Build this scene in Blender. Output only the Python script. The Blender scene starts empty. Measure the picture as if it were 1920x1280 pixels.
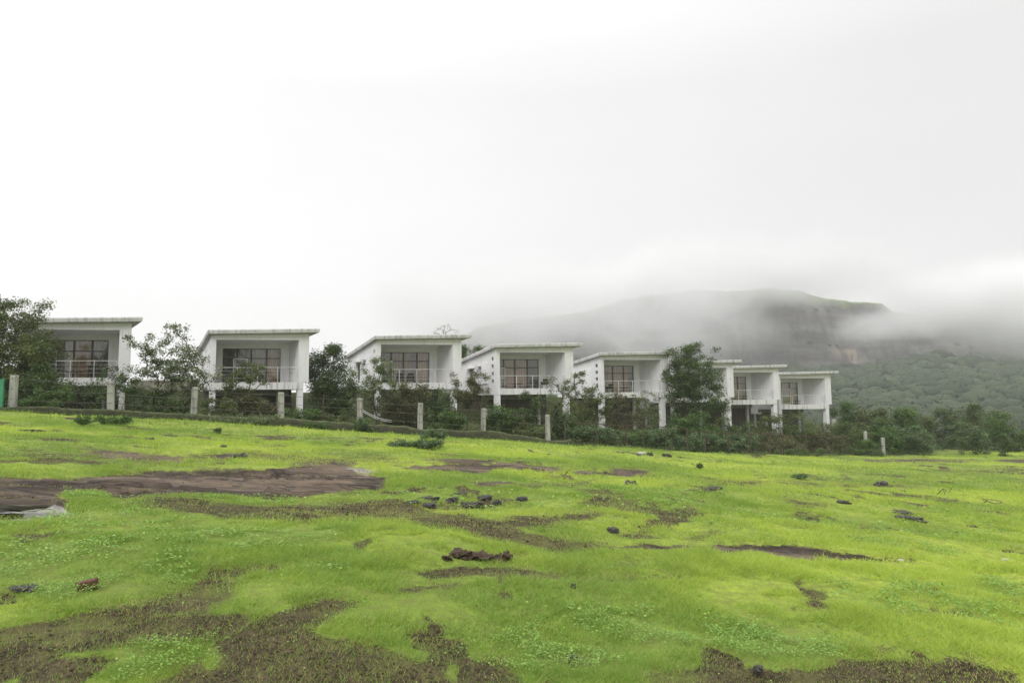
import bpy, math, random
import numpy as np
from mathutils import Vector, Matrix

PI = math.pi
rad = math.radians
S = bpy.context.scene
COL = S.collection

# ------------------------------------------------------------------ camera
F_PX, CX, CY = 1280.0, 960.0, 640.0          # 24 mm on a 36 mm frame, 1920 px wide
PITCH, ROLL = math.atan(112 / 1280.0), 0.010
EYE = np.array([0.0, 0.0, 1.6])
_F = np.array([0, math.cos(PITCH), math.sin(PITCH)])
_R0 = np.array([1.0, 0, 0])
_U0 = np.cross(_R0, _F)
_R = _R0 * math.cos(ROLL) - _U0 * math.sin(ROLL)
_U = _U0 * math.cos(ROLL) + _R0 * math.sin(ROLL)
cam_d = bpy.data.cameras.new('camera')
cam = bpy.data.objects.new('camera', cam_d)
COL.objects.link(cam)
cam_d.lens = 24.0
cam_d.sensor_width = 36.0
cam_d.clip_start = 0.05
cam_d.clip_end = 6000
cam.matrix_world = Matrix(((_R[0], _U[0], -_F[0], EYE[0]), (_R[1], _U[1], -_F[1], EYE[1]),
                           (_R[2], _U[2], -_F[2], EYE[2]), (0, 0, 0, 1)))
S.camera = cam

# ------------------------------------------------------------------ sky, sun, exposure
SUN_ELEV, SUN_AZ = rad(48), rad(-40)          # azimuth from +Y towards +X; the sun is a glow behind cloud
world = bpy.data.worlds.new('World')
S.world = world
world.use_nodes = True
nt = world.node_tree
nt.nodes.clear()
def N(nt, typ, **kw):
    n = nt.nodes.new(typ)
    for k, v in kw.items():
        setattr(n, k, v)
    return n
out = N(nt, 'ShaderNodeOutputWorld')
bg_sky = N(nt, 'ShaderNodeBackground')
bg_cloud = N(nt, 'ShaderNodeBackground')
mixs = N(nt, 'ShaderNodeMixShader')
sky = N(nt, 'ShaderNodeTexSky', sky_type='NISHITA')
sky.sun_disc = False
sky.sun_elevation = SUN_ELEV
sky.sun_rotation = SUN_AZ
bg_sky.inputs['Strength'].default_value = 0.1
nt.links.new(sky.outputs[0], bg_sky.inputs['Color'])
tc = N(nt, 'ShaderNodeTexCoord')
# a closed layer of cloud: brightest towards the sun's side, darker over the hill
dotn = N(nt, 'ShaderNodeVectorMath', operation='DOT_PRODUCT')
bd = Vector((-0.80, 0.58, 0.17)).normalized()
dotn.inputs[1].default_value = bd
nt.links.new(tc.outputs['Generated'], dotn.inputs[0])
ramp = N(nt, 'ShaderNodeValToRGB')
cr = ramp.color_ramp
cr.interpolation = 'B_SPLINE'
cr.elements[0].position = 0.0
cr.elements[0].color = (0.54, 0.533, 0.54, 1)
cr.elements[1].position = 1.0
cr.elements[1].color = (0.75, 0.74, 0.75, 1)
for p, c in ((0.35, 0.572), (0.60, 0.615), (0.80, 0.665), (0.93, 0.72)):
    e = cr.elements.new(p)
    e.color = (c, c * 0.985, c * 1.0, 1)
nt.links.new(dotn.outputs['Value'], ramp.inputs[0])
mp = N(nt, 'ShaderNodeMapping')
mp.inputs['Scale'].default_value = (1.3, 1.3, 3.2)
nt.links.new(tc.outputs['Generated'], mp.inputs[0])
nz = N(nt, 'ShaderNodeTexNoise')
nz.inputs['Scale'].default_value = 1.6
nz.inputs['Detail'].default_value = 4.0
nz.inputs['Roughness'].default_value = 0.45
nt.links.new(mp.outputs[0], nz.inputs['Vector'])
mr = N(nt, 'ShaderNodeMapRange')
mr.inputs['From Min'].default_value = 0.25
mr.inputs['From Max'].default_value = 0.75
mr.inputs['To Min'].default_value = 0.965
mr.inputs['To Max'].default_value = 1.035
nt.links.new(nz.outputs[0], mr.inputs[0])
# overcast skies are brighter overhead
sep = N(nt, 'ShaderNodeSeparateXYZ')
nt.links.new(tc.outputs['Generated'], sep.inputs[0])
mz = N(nt, 'ShaderNodeMapRange')
mz.inputs['From Min'].default_value = 0.42
mz.inputs['From Max'].default_value = 1.0
mz.inputs['To Min'].default_value = 1.0
mz.inputs['To Max'].default_value = 1.85
nt.links.new(sep.outputs['Z'], mz.inputs[0])
mul = N(nt, 'ShaderNodeMath', operation='MULTIPLY')
nt.links.new(mr.outputs[0], mul.inputs[0])
nt.links.new(mz.outputs[0], mul.inputs[1])
nt.links.new(ramp.outputs[0], bg_cloud.inputs['Color'])
nt.links.new(mul.outputs[0], bg_cloud.inputs['Strength'])
mixs.inputs[0].default_value = 0.97
nt.links.new(bg_sky.outputs[0], mixs.inputs[1])
nt.links.new(bg_cloud.outputs[0], mixs.inputs[2])
nt.links.new(mixs.outputs[0], out.inputs['Surface'])

sun_d = bpy.data.lights.new('sun', 'SUN')
sun = bpy.data.objects.new('sun', sun_d)
COL.objects.link(sun)
sun_d.energy = 1.3
sun_d.angle = rad(35)
sun_d.color = (1.0, 0.985, 0.96)
SUN_LAMP_AZ = rad(-150)
# (through cloud the light is all but directionless; the lamp only lifts it a little)
sdir = Vector((math.sin(SUN_LAMP_AZ) * math.cos(SUN_ELEV), math.cos(SUN_LAMP_AZ) * math.cos(SUN_ELEV), math.sin(SUN_ELEV)))
sky.sun_rotation = SUN_LAMP_AZ
sun.rotation_euler = sdir.to_track_quat('Z', 'Y').to_euler()

S.view_settings.view_transform = 'Standard'
S.view_settings.look = 'None'
S.view_settings.exposure = 0.68
S.view_settings.gamma = 1.0
S.render.engine = 'CYCLES'
cy = S.cycles
cy.use_denoising = True
cy.max_bounces = 10
cy.diffuse_bounces = 3
cy.glossy_bounces = 3
cy.transmission_bounces = 4
cy.transparent_max_bounces = 8
cy.volume_bounces = 8
cy.volume_step_rate = 1.0
cy.volume_max_steps = 64
cy.sample_clamp_indirect = 6.0

# ------------------------------------------------------------------ small helpers
def smooth(a, b, x):
    t = np.clip((x - a) / (b - a), 0, 1)
    return t * t * (3 - 2 * t)

_PERM = {}
def vnoise(x, y, seed=0):
    if seed not in _PERM:
        _PERM[seed] = np.random.RandomState(seed + 11).rand(256, 256)
    T = _PERM[seed]
    xi, yi = np.floor(x).astype(np.int64), np.floor(y).astype(np.int64)
    fx, fy = x - xi, y - yi
    fx, fy = fx * fx * (3 - 2 * fx), fy * fy * (3 - 2 * fy)
    a, b = T[xi & 255, yi & 255], T[(xi + 1) & 255, yi & 255]
    c, d = T[xi & 255, (yi + 1) & 255], T[(xi + 1) & 255, (yi + 1) & 255]
    return (a + (b - a) * fx) * (1 - fy) + (c + (d - c) * fx) * fy

def fbm(x, y, oct=4, seed=0, gain=0.5):
    s, a, t = 0.0, 1.0, 0.0
    for i in range(oct):
        s = s + a * vnoise(x * 2 ** i + 17.3 * i, y * 2 ** i - 9.1 * i, seed + i)
        t += a
        a *= gain
    return s / t

def ray(px, py):
    return _F + _R * ((px - CX) / F_PX) + _U * ((CY - py) / F_PX)

def proj(P):
    d = P - EYE
    z = np.maximum(d @ _F, 1e-3)
    return CX + F_PX * (d @ _R) / z, CY - F_PX * (d @ _U) / z

def at_depth(px, py, Y):
    r = ray(px, py)
    return EYE + r * (Y / r[1])

def tag(o, label=None, cat=None, group=None, kind=None):
    if label: o['label'] = label
    if cat: o['category'] = cat
    if group: o['group'] = group
    if kind: o['kind'] = kind
    return o

def link(o, parent=None, loc=None):
    COL.objects.link(o)
    if parent is not None:
        o.parent = parent
    if loc is not None:
        o.location = loc
    return o

def empty(name, loc, label, cat, group=None):
    o = bpy.data.objects.new(name, None)
    o.empty_display_size = 0.3
    link(o, None, [float(c) for c in loc])
    return tag(o, label, cat, group)

def mesh_np(name, V, F, mat, attrs=None, smooth_shade=False, parent=None, loc=None):
    """V (n,3), F (m,k) constant k"""
    V = np.asarray(V, dtype=np.float32)
    F = np.asarray(F, dtype=np.int32)
    me = bpy.data.meshes.new(name)
    me.vertices.add(len(V))
    me.vertices.foreach_set('co', V.ravel())
    k = F.shape[1]
    me.loops.add(F.size)
    me.loops.foreach_set('vertex_index', F.ravel())
    me.polygons.add(len(F))
    me.polygons.foreach_set('loop_start', np.arange(0, F.size, k, dtype=np.int32))
    try:
        me.polygons.foreach_set('loop_total', np.full(len(F), k, dtype=np.int32))
    except Exception:
        pass
    if smooth_shade:
        me.polygons.foreach_set('use_smooth', np.ones(len(F), dtype=bool))
    for an, av in (attrs or {}).items():
        at = me.attributes.new(an, 'FLOAT', 'POINT')
        at.data.foreach_set('value', np.asarray(av, dtype=np.float32))
    me.update(calc_edges=True)
    if mat: me.materials.append(mat)
    o = bpy.data.objects.new(name, me)
    return link(o, parent, loc)

class MB:
    """collects polygons of any size in local space"""
    def __init__(s):
        s.v, s.f = [], []
    def add(s, vs, fs):
        n = len(s.v)
        s.v += [tuple(float(c) for c in v) for v in vs]
        s.f += [tuple(n + i for i in f) for f in fs]
        return s
    def hexa(s, p):
        """8 points: bottom 4 ccw, top 4 ccw"""
        return s.add(p, [(3, 2, 1, 0), (4, 5, 6, 7), (0, 1, 5, 4), (1, 2, 6, 5), (2, 3, 7, 6), (3, 0, 4, 7)])
    def box(s, x0, x1, y0, y1, z0, z1):
        return s.hexa([(x0, y0, z0), (x1, y0, z0), (x1, y1, z0), (x0, y1, z0), (x0, y0, z1), (x1, y0, z1), (x1, y1, z1), (x0, y1, z1)])
    def tube(s, pts, r, n=6, r1=None, cap=True):
        pts = [Vector(p) for p in pts]
        rings = []
        for i, p in enumerate(pts):
            d = (pts[min(i + 1, len(pts) - 1)] - pts[max(i - 1, 0)]).normalized()
            a = d.orthogonal().normalized() if abs(d.z) < 0.99 else Vector((1, 0, 0))
            if abs(d.z) < 0.99:
                a = d.cross(Vector((0, 0, 1))).normalized()
            b = d.cross(a)
            rr = r if r1 is None else r + (r1 - r) * i / max(1, len(pts) - 1)
            rings.append([p + (a * math.cos(t) + b * math.sin(t)) * rr for t in [2 * PI * j / n for j in range(n)]])
        vs = [v for ring in rings for v in ring]
        fs = [(i * n + j, i * n + (j + 1) % n, (i + 1) * n + (j + 1) % n, (i + 1) * n + j) for i in range(len(pts) - 1) for j in range(n)]
        if cap:
            fs += [tuple(range(n - 1, -1, -1)), tuple((len(pts) - 1) * n + j for j in range(n))]
        return s.add(vs, fs)
    def mesh(s, name, mat):
        me = bpy.data.meshes.new(name)
        me.from_pydata(s.v, [], s.f)
        me.update()
        if mat: me.materials.append(mat)
        return me
    def build(s, name, mat, parent=None, loc=None, smooth_shade=False):
        me = s.mesh(name, mat)
        if smooth_shade:
            for p in me.polygons: p.use_smooth = True
        return link(bpy.data.objects.new(name, me), parent, loc)

# ------------------------------------------------------------------ materials
def material(name):
    m = bpy.data.materials.new(name)
    m.use_nodes = True
    t = m.node_tree
    return m, t, t.nodes['Principled BSDF']

def L(t, a, b):
    t.links.new(a, b)

def mixc(t, fac, a, b):
    n = N(t, 'ShaderNodeMix', data_type='RGBA')
    for i, v in ((0, fac), (6, a), (7, b)):
        if hasattr(v, 'is_linked') or isinstance(v, bpy.types.NodeSocket):
            L(t, v, n.inputs[i])
        elif i == 0:
            n.inputs[0].default_value = v
        else:
            n.inputs[i].default_value = (*v, 1)
    return n.outputs[2]

def noise(t, vec, scale, detail=4, rough=0.55, dist=0.0):
    n = N(t, 'ShaderNodeTexNoise')
    n.inputs['Scale'].default_value = scale
    n.inputs['Detail'].default_value = detail
    n.inputs['Roughness'].default_value = rough
    n.inputs['Distortion'].default_value = dist
    if vec is not None: L(t, vec, n.inputs['Vector'])
    return n.outputs[0]

def mapr(t, v, a, b, c=0.0, d=1.0):
    n = N(t, 'ShaderNodeMapRange')
    n.inputs[1].default_value, n.inputs[2].default_value = a, b
    n.inputs[3].default_value, n.inputs[4].default_value = c, d
    L(t, v, n.inputs[0])
    return n.outputs[0]

def mth(t, op, a, b=None):
    n = N(t, 'ShaderNodeMath', operation=op)
    for i, v in enumerate((a, b)):
        if v is None: continue
        if isinstance(v, (int, float)): n.inputs[i].default_value = v
        else: L(t, v, n.inputs[i])
    return n.outputs[0]

def coords(t, scale=(1, 1, 1), world_pos=False):
    if world_pos:
        src = N(t, 'ShaderNodeNewGeometry').outputs['Position']
    else:
        src = N(t, 'ShaderNodeTexCoord').outputs['Object']
    m = N(t, 'ShaderNodeMapping')
    m.inputs['Scale'].default_value = scale
    L(t, src, m.inputs[0])
    return m.outputs[0]

def bump(t, b, h, strength=0.3, dist=0.05):
    n = N(t, 'ShaderNodeBump')
    n.inputs['Strength'].default_value = strength
    n.inputs['Distance'].default_value = dist
    L(t, h, n.inputs['Height'])
    L(t, n.outputs[0], b.inputs['Normal'])

def attr(t, name):
    n = N(t, 'ShaderNodeAttribute', attribute_name=name)
    return n.outputs['Fac']

M = {}
def plain(key, col, rough=0.6, metal=0.0, var=0.12, scale=3.0):
    m, t, b = material(key)
    c = coords(t, world_pos=True)
    nn = mapr(t, noise(t, c, scale, 4), 0.3, 0.7)
    lo = tuple(x * (1 - var) for x in col)
    hi = tuple(min(1, x * (1 + var)) for x in col)
    L(t, mixc(t, nn, lo, hi), b.inputs['Base Color'])
    b.inputs['Roughness'].default_value = rough
    b.inputs['Metallic'].default_value = metal
    M[key] = m
    return m

# white painted render with rain streaks
def wall_mat(key, col, streak, dirt_amt):
    m, t, b = material(key)
    p = coords(t, world_pos=True)
    st = noise(t, coords(t, (3.0, 3.0, 0.28), True), 1.5, 5, 0.6)
    blot = noise(t, p, 0.9, 5, 0.6)
    fine = noise(t, p, 9.0, 4, 0.6)
    s = mth(t, 'MULTIPLY', mapr(t, st, 0.50, 0.72), dirt_amt)
    c = mixc(t, s, col, streak)
    c = mixc(t, mth(t, 'MULTIPLY', mapr(t, blot, 0.5, 0.75), dirt_amt * 0.7), c, tuple(x * 0.72 for x in col))
    c = mixc(t, mth(t, 'MULTIPLY', mapr(t, fine, 0.62, 0.75), 0.25 * dirt_amt), c, tuple(x * 0.4 for x in col))
    L(t, c, b.inputs['Base Color'])
    b.inputs['Roughness'].default_value = 0.85
    bump(t, b, fine, 0.12, 0.02)
    M[key] = m
wall_mat('white_render', (0.70, 0.695, 0.705), (0.50, 0.50, 0.47), 0.45)
wall_mat('slab_render', (0.66, 0.655, 0.65), (0.27, 0.265, 0.25), 1.0)
wall_mat('roof_concrete', (0.58, 0.575, 0.575), (0.22, 0.215, 0.20), 1.0)
wall_mat('inner_render', (0.76, 0.75, 0.765), (0.45, 0.45, 0.44), 0.4)
wall_mat('beam_render', (0.32, 0.32, 0.31), (0.16, 0.16, 0.15), 0.8)
wall_mat('post_concrete', (0.36, 0.355, 0.33), (0.10, 0.10, 0.075), 1.15)
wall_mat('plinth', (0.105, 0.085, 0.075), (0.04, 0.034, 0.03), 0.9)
plain('dark_frame', (0.085, 0.07, 0.062), 0.45)
plain('white_frame', (0.72, 0.73, 0.73), 0.4)
plain('rail_metal', (0.62, 0.62, 0.61), 0.35, 0.3)
plain('rust_metal', (0.075, 0.05, 0.035), 0.8, 0.0, 0.3)
plain('wire_metal', (0.10, 0.09, 0.08), 0.7)
plain('dark_rattan', (0.025, 0.021, 0.020), 0.6)
plain('vent_dark', (0.05, 0.05, 0.05), 0.8)  # near-black colour standing in for shade inside the vent holes
plain('ac_white', (0.66, 0.66, 0.62), 0.5)
plain('ac_dark', (0.06, 0.06, 0.06), 0.6)
plain('pipe_white', (0.45, 0.45, 0.45), 0.4)
plain('green_paint', (0.035, 0.22, 0.12), 0.5)
plain('old_wall', (0.22, 0.20, 0.165), 0.9, 0, 0.35, 1.2)
plain('twig', (0.07, 0.055, 0.04), 0.9)
plain('red_brick', (0.105, 0.048, 0.030), 0.9, 0, 0.3, 30)
plain('white_stone', (0.45, 0.45, 0.42), 0.8)
plain('spotted', (0.40, 0.39, 0.37), 0.8, 0, 0.9, 14)

def curtain_mat(key, col):
    m, t, b = material(key)
    n = noise(t, coords(t, (6, 6, 0.4), True), 2.0, 3)
    L(t, mixc(t, mapr(t, n, 0.35, 0.65), tuple(x * 0.7 for x in col), col), b.inputs['Base Color'])
    b.inputs['Roughness'].default_value = 0.9
    M[key] = m
curtain_mat('curtain_tan', (0.75, 0.47, 0.30))
curtain_mat('curtain_brown', (0.50, 0.30, 0.19))
curtain_mat('curtain_grey', (0.48, 0.43, 0.40))
m, t, b = material('glass')
b.inputs['Base Color'].default_value = (0.55, 0.56, 0.58, 1)
b.inputs['Roughness'].default_value = 0.04
b.inputs['IOR'].default_value = 1.5
tr = N(t, 'ShaderNodeBsdfTransparent')
tr.inputs[0].default_value = (0.88, 0.88, 0.88, 1)
gl = N(t, 'ShaderNodeBsdfGlossy')
gl.inputs['Roughness'].default_value = 0.03
fr = N(t, 'ShaderNodeFresnel')
fr.inputs[0].default_value = 1.6
mx = N(t, 'ShaderNodeMixShader')
L(t, mth(t, 'ADD', mth(t, 'MULTIPLY', fr.outputs[0], 0.8), 0.04), mx.inputs[0])
L(t, tr.outputs[0], mx.inputs[1]); L(t, gl.outputs[0], mx.inputs[2])
L(t, mx.outputs[0], t.nodes['Material Output'].inputs['Surface'])
M['glass'] = m

def leaf_mat(key, c0, c1, c2=None, transl=0.3):
    """c0..c1 by the leaf's own tone, c2 for odd old leaves"""
    m, t, b = material(key)
    tone = attr(t, 'tone')
    c = mixc(t, tone, c0, c1)
    if c2 is not None:
        c = mixc(t, mapr(t, tone, 0.93, 0.96), c, c2)
    L(t, c, b.inputs['Base Color'])
    b.inputs['Roughness'].default_value = 0.55
    b.inputs['Specular IOR Level'].default_value = 0.3
    tl = N(t, 'ShaderNodeBsdfTranslucent')
    L(t, c, tl.inputs[0])
    mx = N(t, 'ShaderNodeMixShader')
    mx.inputs[0].default_value = transl
    L(t, b.outputs[0], mx.inputs[1]); L(t, tl.outputs[0], mx.inputs[2])
    L(t, mx.outputs[0], t.nodes['Material Output'].inputs['Surface'])
    M[key] = m
leaf_mat('leaf_dark', (0.044, 0.076, 0.026), (0.125, 0.190, 0.060), (0.20, 0.18, 0.09))
leaf_mat('leaf_olive', (0.060, 0.085, 0.028), (0.170, 0.215, 0.070), (0.27, 0.22, 0.11))
leaf_mat('leaf_pale', (0.080, 0.110, 0.045), (0.215, 0.265, 0.115), (0.45, 0.46, 0.38))
leaf_mat('leaf_green', (0.042, 0.088, 0.020), (0.125, 0.220, 0.050), (0.21, 0.27, 0.09))
leaf_mat('leaf_greygreen', (0.062, 0.105, 0.042), (0.165, 0.250, 0.105), (0.275, 0.345, 0.19))
leaf_mat('leaf_brown', (0.070, 0.074, 0.034), (0.175, 0.180, 0.078), (0.20, 0.14, 0.09))
leaf_mat('leaf_acacia', (0.052, 0.080, 0.024), (0.150, 0.205, 0.058), (0.20, 0.17, 0.08))
leaf_mat('leaf_forest', (0.022, 0.042, 0.018), (0.070, 0.110, 0.042), None, 0.1)
leaf_mat('grass_blade', (0.235, 0.370, 0.066), (0.50, 0.615, 0.102), (0.46, 0.40, 0.16), 0.48)
leaf_mat('clover_leaf', (0.14, 0.28, 0.050), (0.31, 0.48, 0.095), (0.38, 0.52, 0.14), 0.3)

m, t, b = material('bark')
n = noise(t, coords(t, (1, 1, 0.3), True), 12, 4)
L(t, mixc(t, n, (0.03, 0.025, 0.02), (0.10, 0.085, 0.07)), b.inputs['Base Color'])
b.inputs['Roughness'].default_value = 0.95
M['bark'] = m

m, t, b = material('lava_rock')
p = coords(t, world_pos=True)
n = noise(t, p, 8, 6, 0.65)
n2 = noise(t, p, 45, 4, 0.6)
c = mixc(t, mapr(t, n, 0.3, 0.7), (0.022, 0.020, 0.018), (0.085, 0.075, 0.066))
c = mixc(t, mapr(t, n2, 0.60, 0.72), c, (0.11, 0.12, 0.06))
L(t, c, b.inputs['Base Color'])
b.inputs['Roughness'].default_value = 0.75
bump(t, b, n2, 0.6, 0.02)
M['lava_rock'] = m
m, t, b = material('clod_soil')
n = noise(t, coords(t, world_pos=True), 25, 6, 0.7)
L(t, mixc(t, mapr(t, n, 0.3, 0.7), (0.026, 0.018, 0.011), (0.115, 0.076, 0.045)), b.inputs['Base Color'])
b.inputs['Roughness'].default_value = 0.95
bump(t, b, n, 0.9, 0.03)
M['clod_soil'] = m

m, t, b = material('forest_crown')
p = coords(t, world_pos=True)
n = noise(t, p, 0.9, 5, 0.7)
c = mixc(t, attr(t, 'tone'), (0.022, 0.042, 0.018), (0.070, 0.110, 0.042))
c = mixc(t, mth(t, 'MULTIPLY', mapr(t, n, 0.40, 0.62), 0.6), c, (0.022, 0.036, 0.016))
L(t, c, b.inputs['Base Color'])
b.inputs['Roughness'].default_value = 0.9
bump(t, b, n, 1.0, 1.2)
M['forest_crown'] = m

# the field: soil, bare rock, grass sward between the blades
m, t, b = material('field_ground')
p = coords(t, world_pos=True)
a_mud, a_rock, a_tone, a_wet, a_bank = attr(t, 'mud'), attr(t, 'rock'), attr(t, 'tone'), attr(t, 'wet'), attr(t, 'bank')
n1 = noise(t, p, 1.1, 6, 0.65)
n2 = noise(t, p, 7.0, 6, 0.65)
n3 = noise(t, p, 38.0, 5, 0.7)
lay = noise(t, coords(t, (0.13, 0.55, 0.9), True), 1.3, 9, 0.68, 1.0)
grass = mixc(t, a_tone, (0.19, 0.28, 0.045), (0.40, 0.50, 0.065))
grass = mixc(t, mapr(t, n2, 0.35, 0.72), grass, (0.17, 0.19, 0.055))
grass = mixc(t, mth(t, 'MULTIPLY', mapr(t, n3, 0.5, 0.7), 0.35), grass, (0.09, 0.11, 0.025))
soil = mixc(t, mapr(t, n2, 0.3, 0.7), (0.046, 0.037, 0.021), (0.135, 0.108, 0.060))
soil = mixc(t, mapr(t, n3, 0.45, 0.65), soil, (0.026, 0.021, 0.013))
soil = mixc(t, mth(t, 'MULTIPLY', mapr(t, n1, 0.48, 0.60), 0.6), soil, (0.15, 0.165, 0.05))
crk = mapr(t, mth(t, 'ABSOLUTE', mth(t, 'SUBTRACT', noise(t, coords(t, (0.16, 0.62, 0.6), True), 0.8, 7, 0.6, 1.2), 0.5)), 0.0, 0.016)
rock = mixc(t, mapr(t, lay, 0.44, 0.57), (0.024, 0.018, 0.012), (0.185, 0.140, 0.095))
rock = mixc(t, mth(t, 'MULTIPLY', mapr(t, n1, 0.42, 0.62), 0.6), rock, (0.085, 0.060, 0.044))
rock = mixc(t, crk, (0.014, 0.010, 0.008), rock)
rock = mixc(t, mth(t, 'MULTIPLY', mapr(t, n3, 0.5, 0.7), 0.6), rock, (0.05, 0.034, 0.028))
bare = mixc(t, a_rock, soil, rock)
mm = mth(t, 'ADD', a_mud, mth(t, 'MULTIPLY', mth(t, 'SUBTRACT', n3, 0.5), 0.9))
mm = mth(t, 'ADD', mm, mth(t, 'MULTIPLY', mth(t, 'SUBTRACT', n2, 0.5), 0.8))
mfac = mapr(t, mm, 0.38, 0.62)
c = mixc(t, mfac, grass, bare)
bankc = mixc(t, mapr(t, n2, 0.35, 0.65), (0.045, 0.040, 0.025), (0.085, 0.12, 0.035))
c = mixc(t, a_bank, c, bankc)
L(t, c, b.inputs['Base Color'])
wetf = mapr(t, mth(t, 'ADD', a_wet, mth(t, 'MULTIPLY', mth(t, 'SUBTRACT', n2, 0.5), 0.5)), 0.45, 0.6)
L(t, mth(t, 'ADD', 0.12, mth(t, 'MULTIPLY', wetf, 0.5)), b.inputs['Specular IOR Level'])
rgh = mth(t, 'SUBTRACT', 0.85, mth(t, 'MULTIPLY', wetf, 0.78))
rgh = mth(t, 'SUBTRACT', rgh, mth(t, 'MULTIPLY', mth(t, 'MULTIPLY', a_rock, mfac), 0.22))
L(t, rgh, b.inputs['Roughness'])
hsum = mth(t, 'ADD', mth(t, 'MULTIPLY', n3, 0.5), mth(t, 'ADD', mth(t, 'MULTIPLY', lay, 1.5), n2))
hb = mth(t, 'MULTIPLY', hsum, mth(t, 'SUBTRACT', 1.0, wetf))
bump(t, b, hb, 0.55, 0.06)
M['field_ground'] = m

m, t, b = material('water')
b.inputs['Base Color'].default_value = (0.05, 0.045, 0.04, 1)
b.inputs['Roughness'].default_value = 0.06
b.inputs['IOR'].default_value = 1.33
n = noise(t, coords(t, (1, 3, 1), True), 9, 3)
bump(t, b, n, 0.06, 0.01)
M['water'] = m

m, t, b = material('moss_wall')
p = coords(t, world_pos=True)
n = noise(t, p, 3, 6, 0.65)
n2 = noise(t, p, 14, 5, 0.65)
c = mixc(t, mapr(t, n, 0.35, 0.65), (0.045, 0.040, 0.028), (0.06, 0.075, 0.026))
c = mixc(t, mapr(t, n2, 0.5, 0.7), c, (0.028, 0.024, 0.018))
nrm = N(t, 'ShaderNodeNewGeometry').outputs['Normal']
sp = N(t, 'ShaderNodeSeparateXYZ'); L(t, nrm, sp.inputs[0])
c = mixc(t, mth(t, 'MULTIPLY', mapr(t, sp.outputs['Z'], 0.5, 0.8), mapr(t, n, 0.42, 0.58, 0.05, 0.7)), c, (0.11, 0.15, 0.04))
L(t, c, b.inputs['Base Color'])
b.inputs['Roughness'].default_value = 0.95
bump(t, b, n2, 0.8, 0.05)
M['moss_wall'] = m

m, t, b = material('hill_rock')
p = coords(t, world_pos=True)
n = noise(t, p, 0.02, 5, 0.6)
n2 = noise(t, p, 0.11, 6, 0.65)
strata = noise(t, coords(t, (0.15, 0.15, 1.6), True), 0.09, 5, 0.6, 0.3)
vert = noise(t, coords(t, (1.0, 1.0, 0.12), True), 0.10, 5, 0.65)
rockc = mixc(t, mapr(t, strata, 0.35, 0.65), (0.046, 0.046, 0.048), (0.125, 0.118, 0.114))
rockc = mixc(t, mapr(t, vert, 0.46, 0.62), rockc, (0.045, 0.047, 0.048))
rockc = mixc(t, attr(t, 'tan'), rockc, (0.27, 0.215, 0.165))
veg = mixc(t, mapr(t, n2, 0.35, 0.65), (0.030, 0.044, 0.022), (0.080, 0.105, 0.045))
top = mixc(t, mapr(t, n2, 0.35, 0.65), (0.13, 0.17, 0.07), (0.25, 0.31, 0.12))
sp = N(t, 'ShaderNodeSeparateXYZ'); L(t, p, sp.inputs[0])
c = mixc(t, attr(t, 'cliff'), veg, rockc)
c = mixc(t, attr(t, 'top'), c, top)
L(t, c, b.inputs['Base Color'])
b.inputs['Roughness'].default_value = 0.95
bump(t, b, n2, 1.0, 3.0)
M['hill_rock'] = m

# ------------------------------------------------------------------ the lie of the land
# fence line from the photo's posts: (X, Y)
FX = np.array([-60, -23.8, -20.9, -18.2, -13.5, -9.3, -5.7, -1.9, 2.5, 12.0, 21.8, 33.7, 45.0, 70.0])
FY = np.array([14, 32.5, 35.5, 38.0, 40.0, 41.7, 42.8, 45.4, 47.0, 50.5, 55.0, 62.0, 72.0, 92.0])
def fence_y(X): return np.interp(X, FX, FY)

# cottages: px of the box's right front edge, px y of the slab underside there, distance
COTT = [(243, 722.5, 43.0), (578.5, 729.5, 48.6), (865.5, 729.0, 54.0), (1076, 738.5, 57.5), (1254.5, 744.5, 64.0),
        (1377, 753.5, 70.0), (1463, 757.5, 75.0), (1560, 766.0, 78.5)]
THETA = rad(10)
UU = np.array([math.cos(THETA), math.sin(THETA), 0])                      # along the front
VV = np.array([-764 / 1490.6, 1280 / 1490.6, 0])                          # along the side, to the back
W = 6.6
CORN = []
for (px, py, Y) in COTT:
    CORN.append(at_depth(px, py, Y))                                      # right front bottom corner
CORN = np.array(CORN)
BX = np.concatenate([[-80, -40], CORN[:, 0] - 3.3, [50, 80]])
BY = np.concatenate([[30, 38], CORN[:, 1], [88, 110]])
BZ1 = np.array([2.6, 1.8, 0.9, 0.75, 0.2, -0.5, -1.3, -1.9, -2.3, -2.6, -4.6, -5.5])     # ground under the front columns
BZ2 = np.concatenate([[4.0, 3.4], CORN[:, 2] - 0.1, [-4.8, -5.6]])                       # ground at the back walls

def plane(X, Y):
    Xs = np.where(X > 14, 14 + (X - 14) * 0.62, X)
    Xs = np.where(X > 42, 14 + 28 * 0.62 + (X - 42) * 0.2, Xs)
    Xs = np.maximum(Xs, -45)
    return -0.086 * Xs - 0.0225 * np.minimum(Y, 75)

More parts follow.
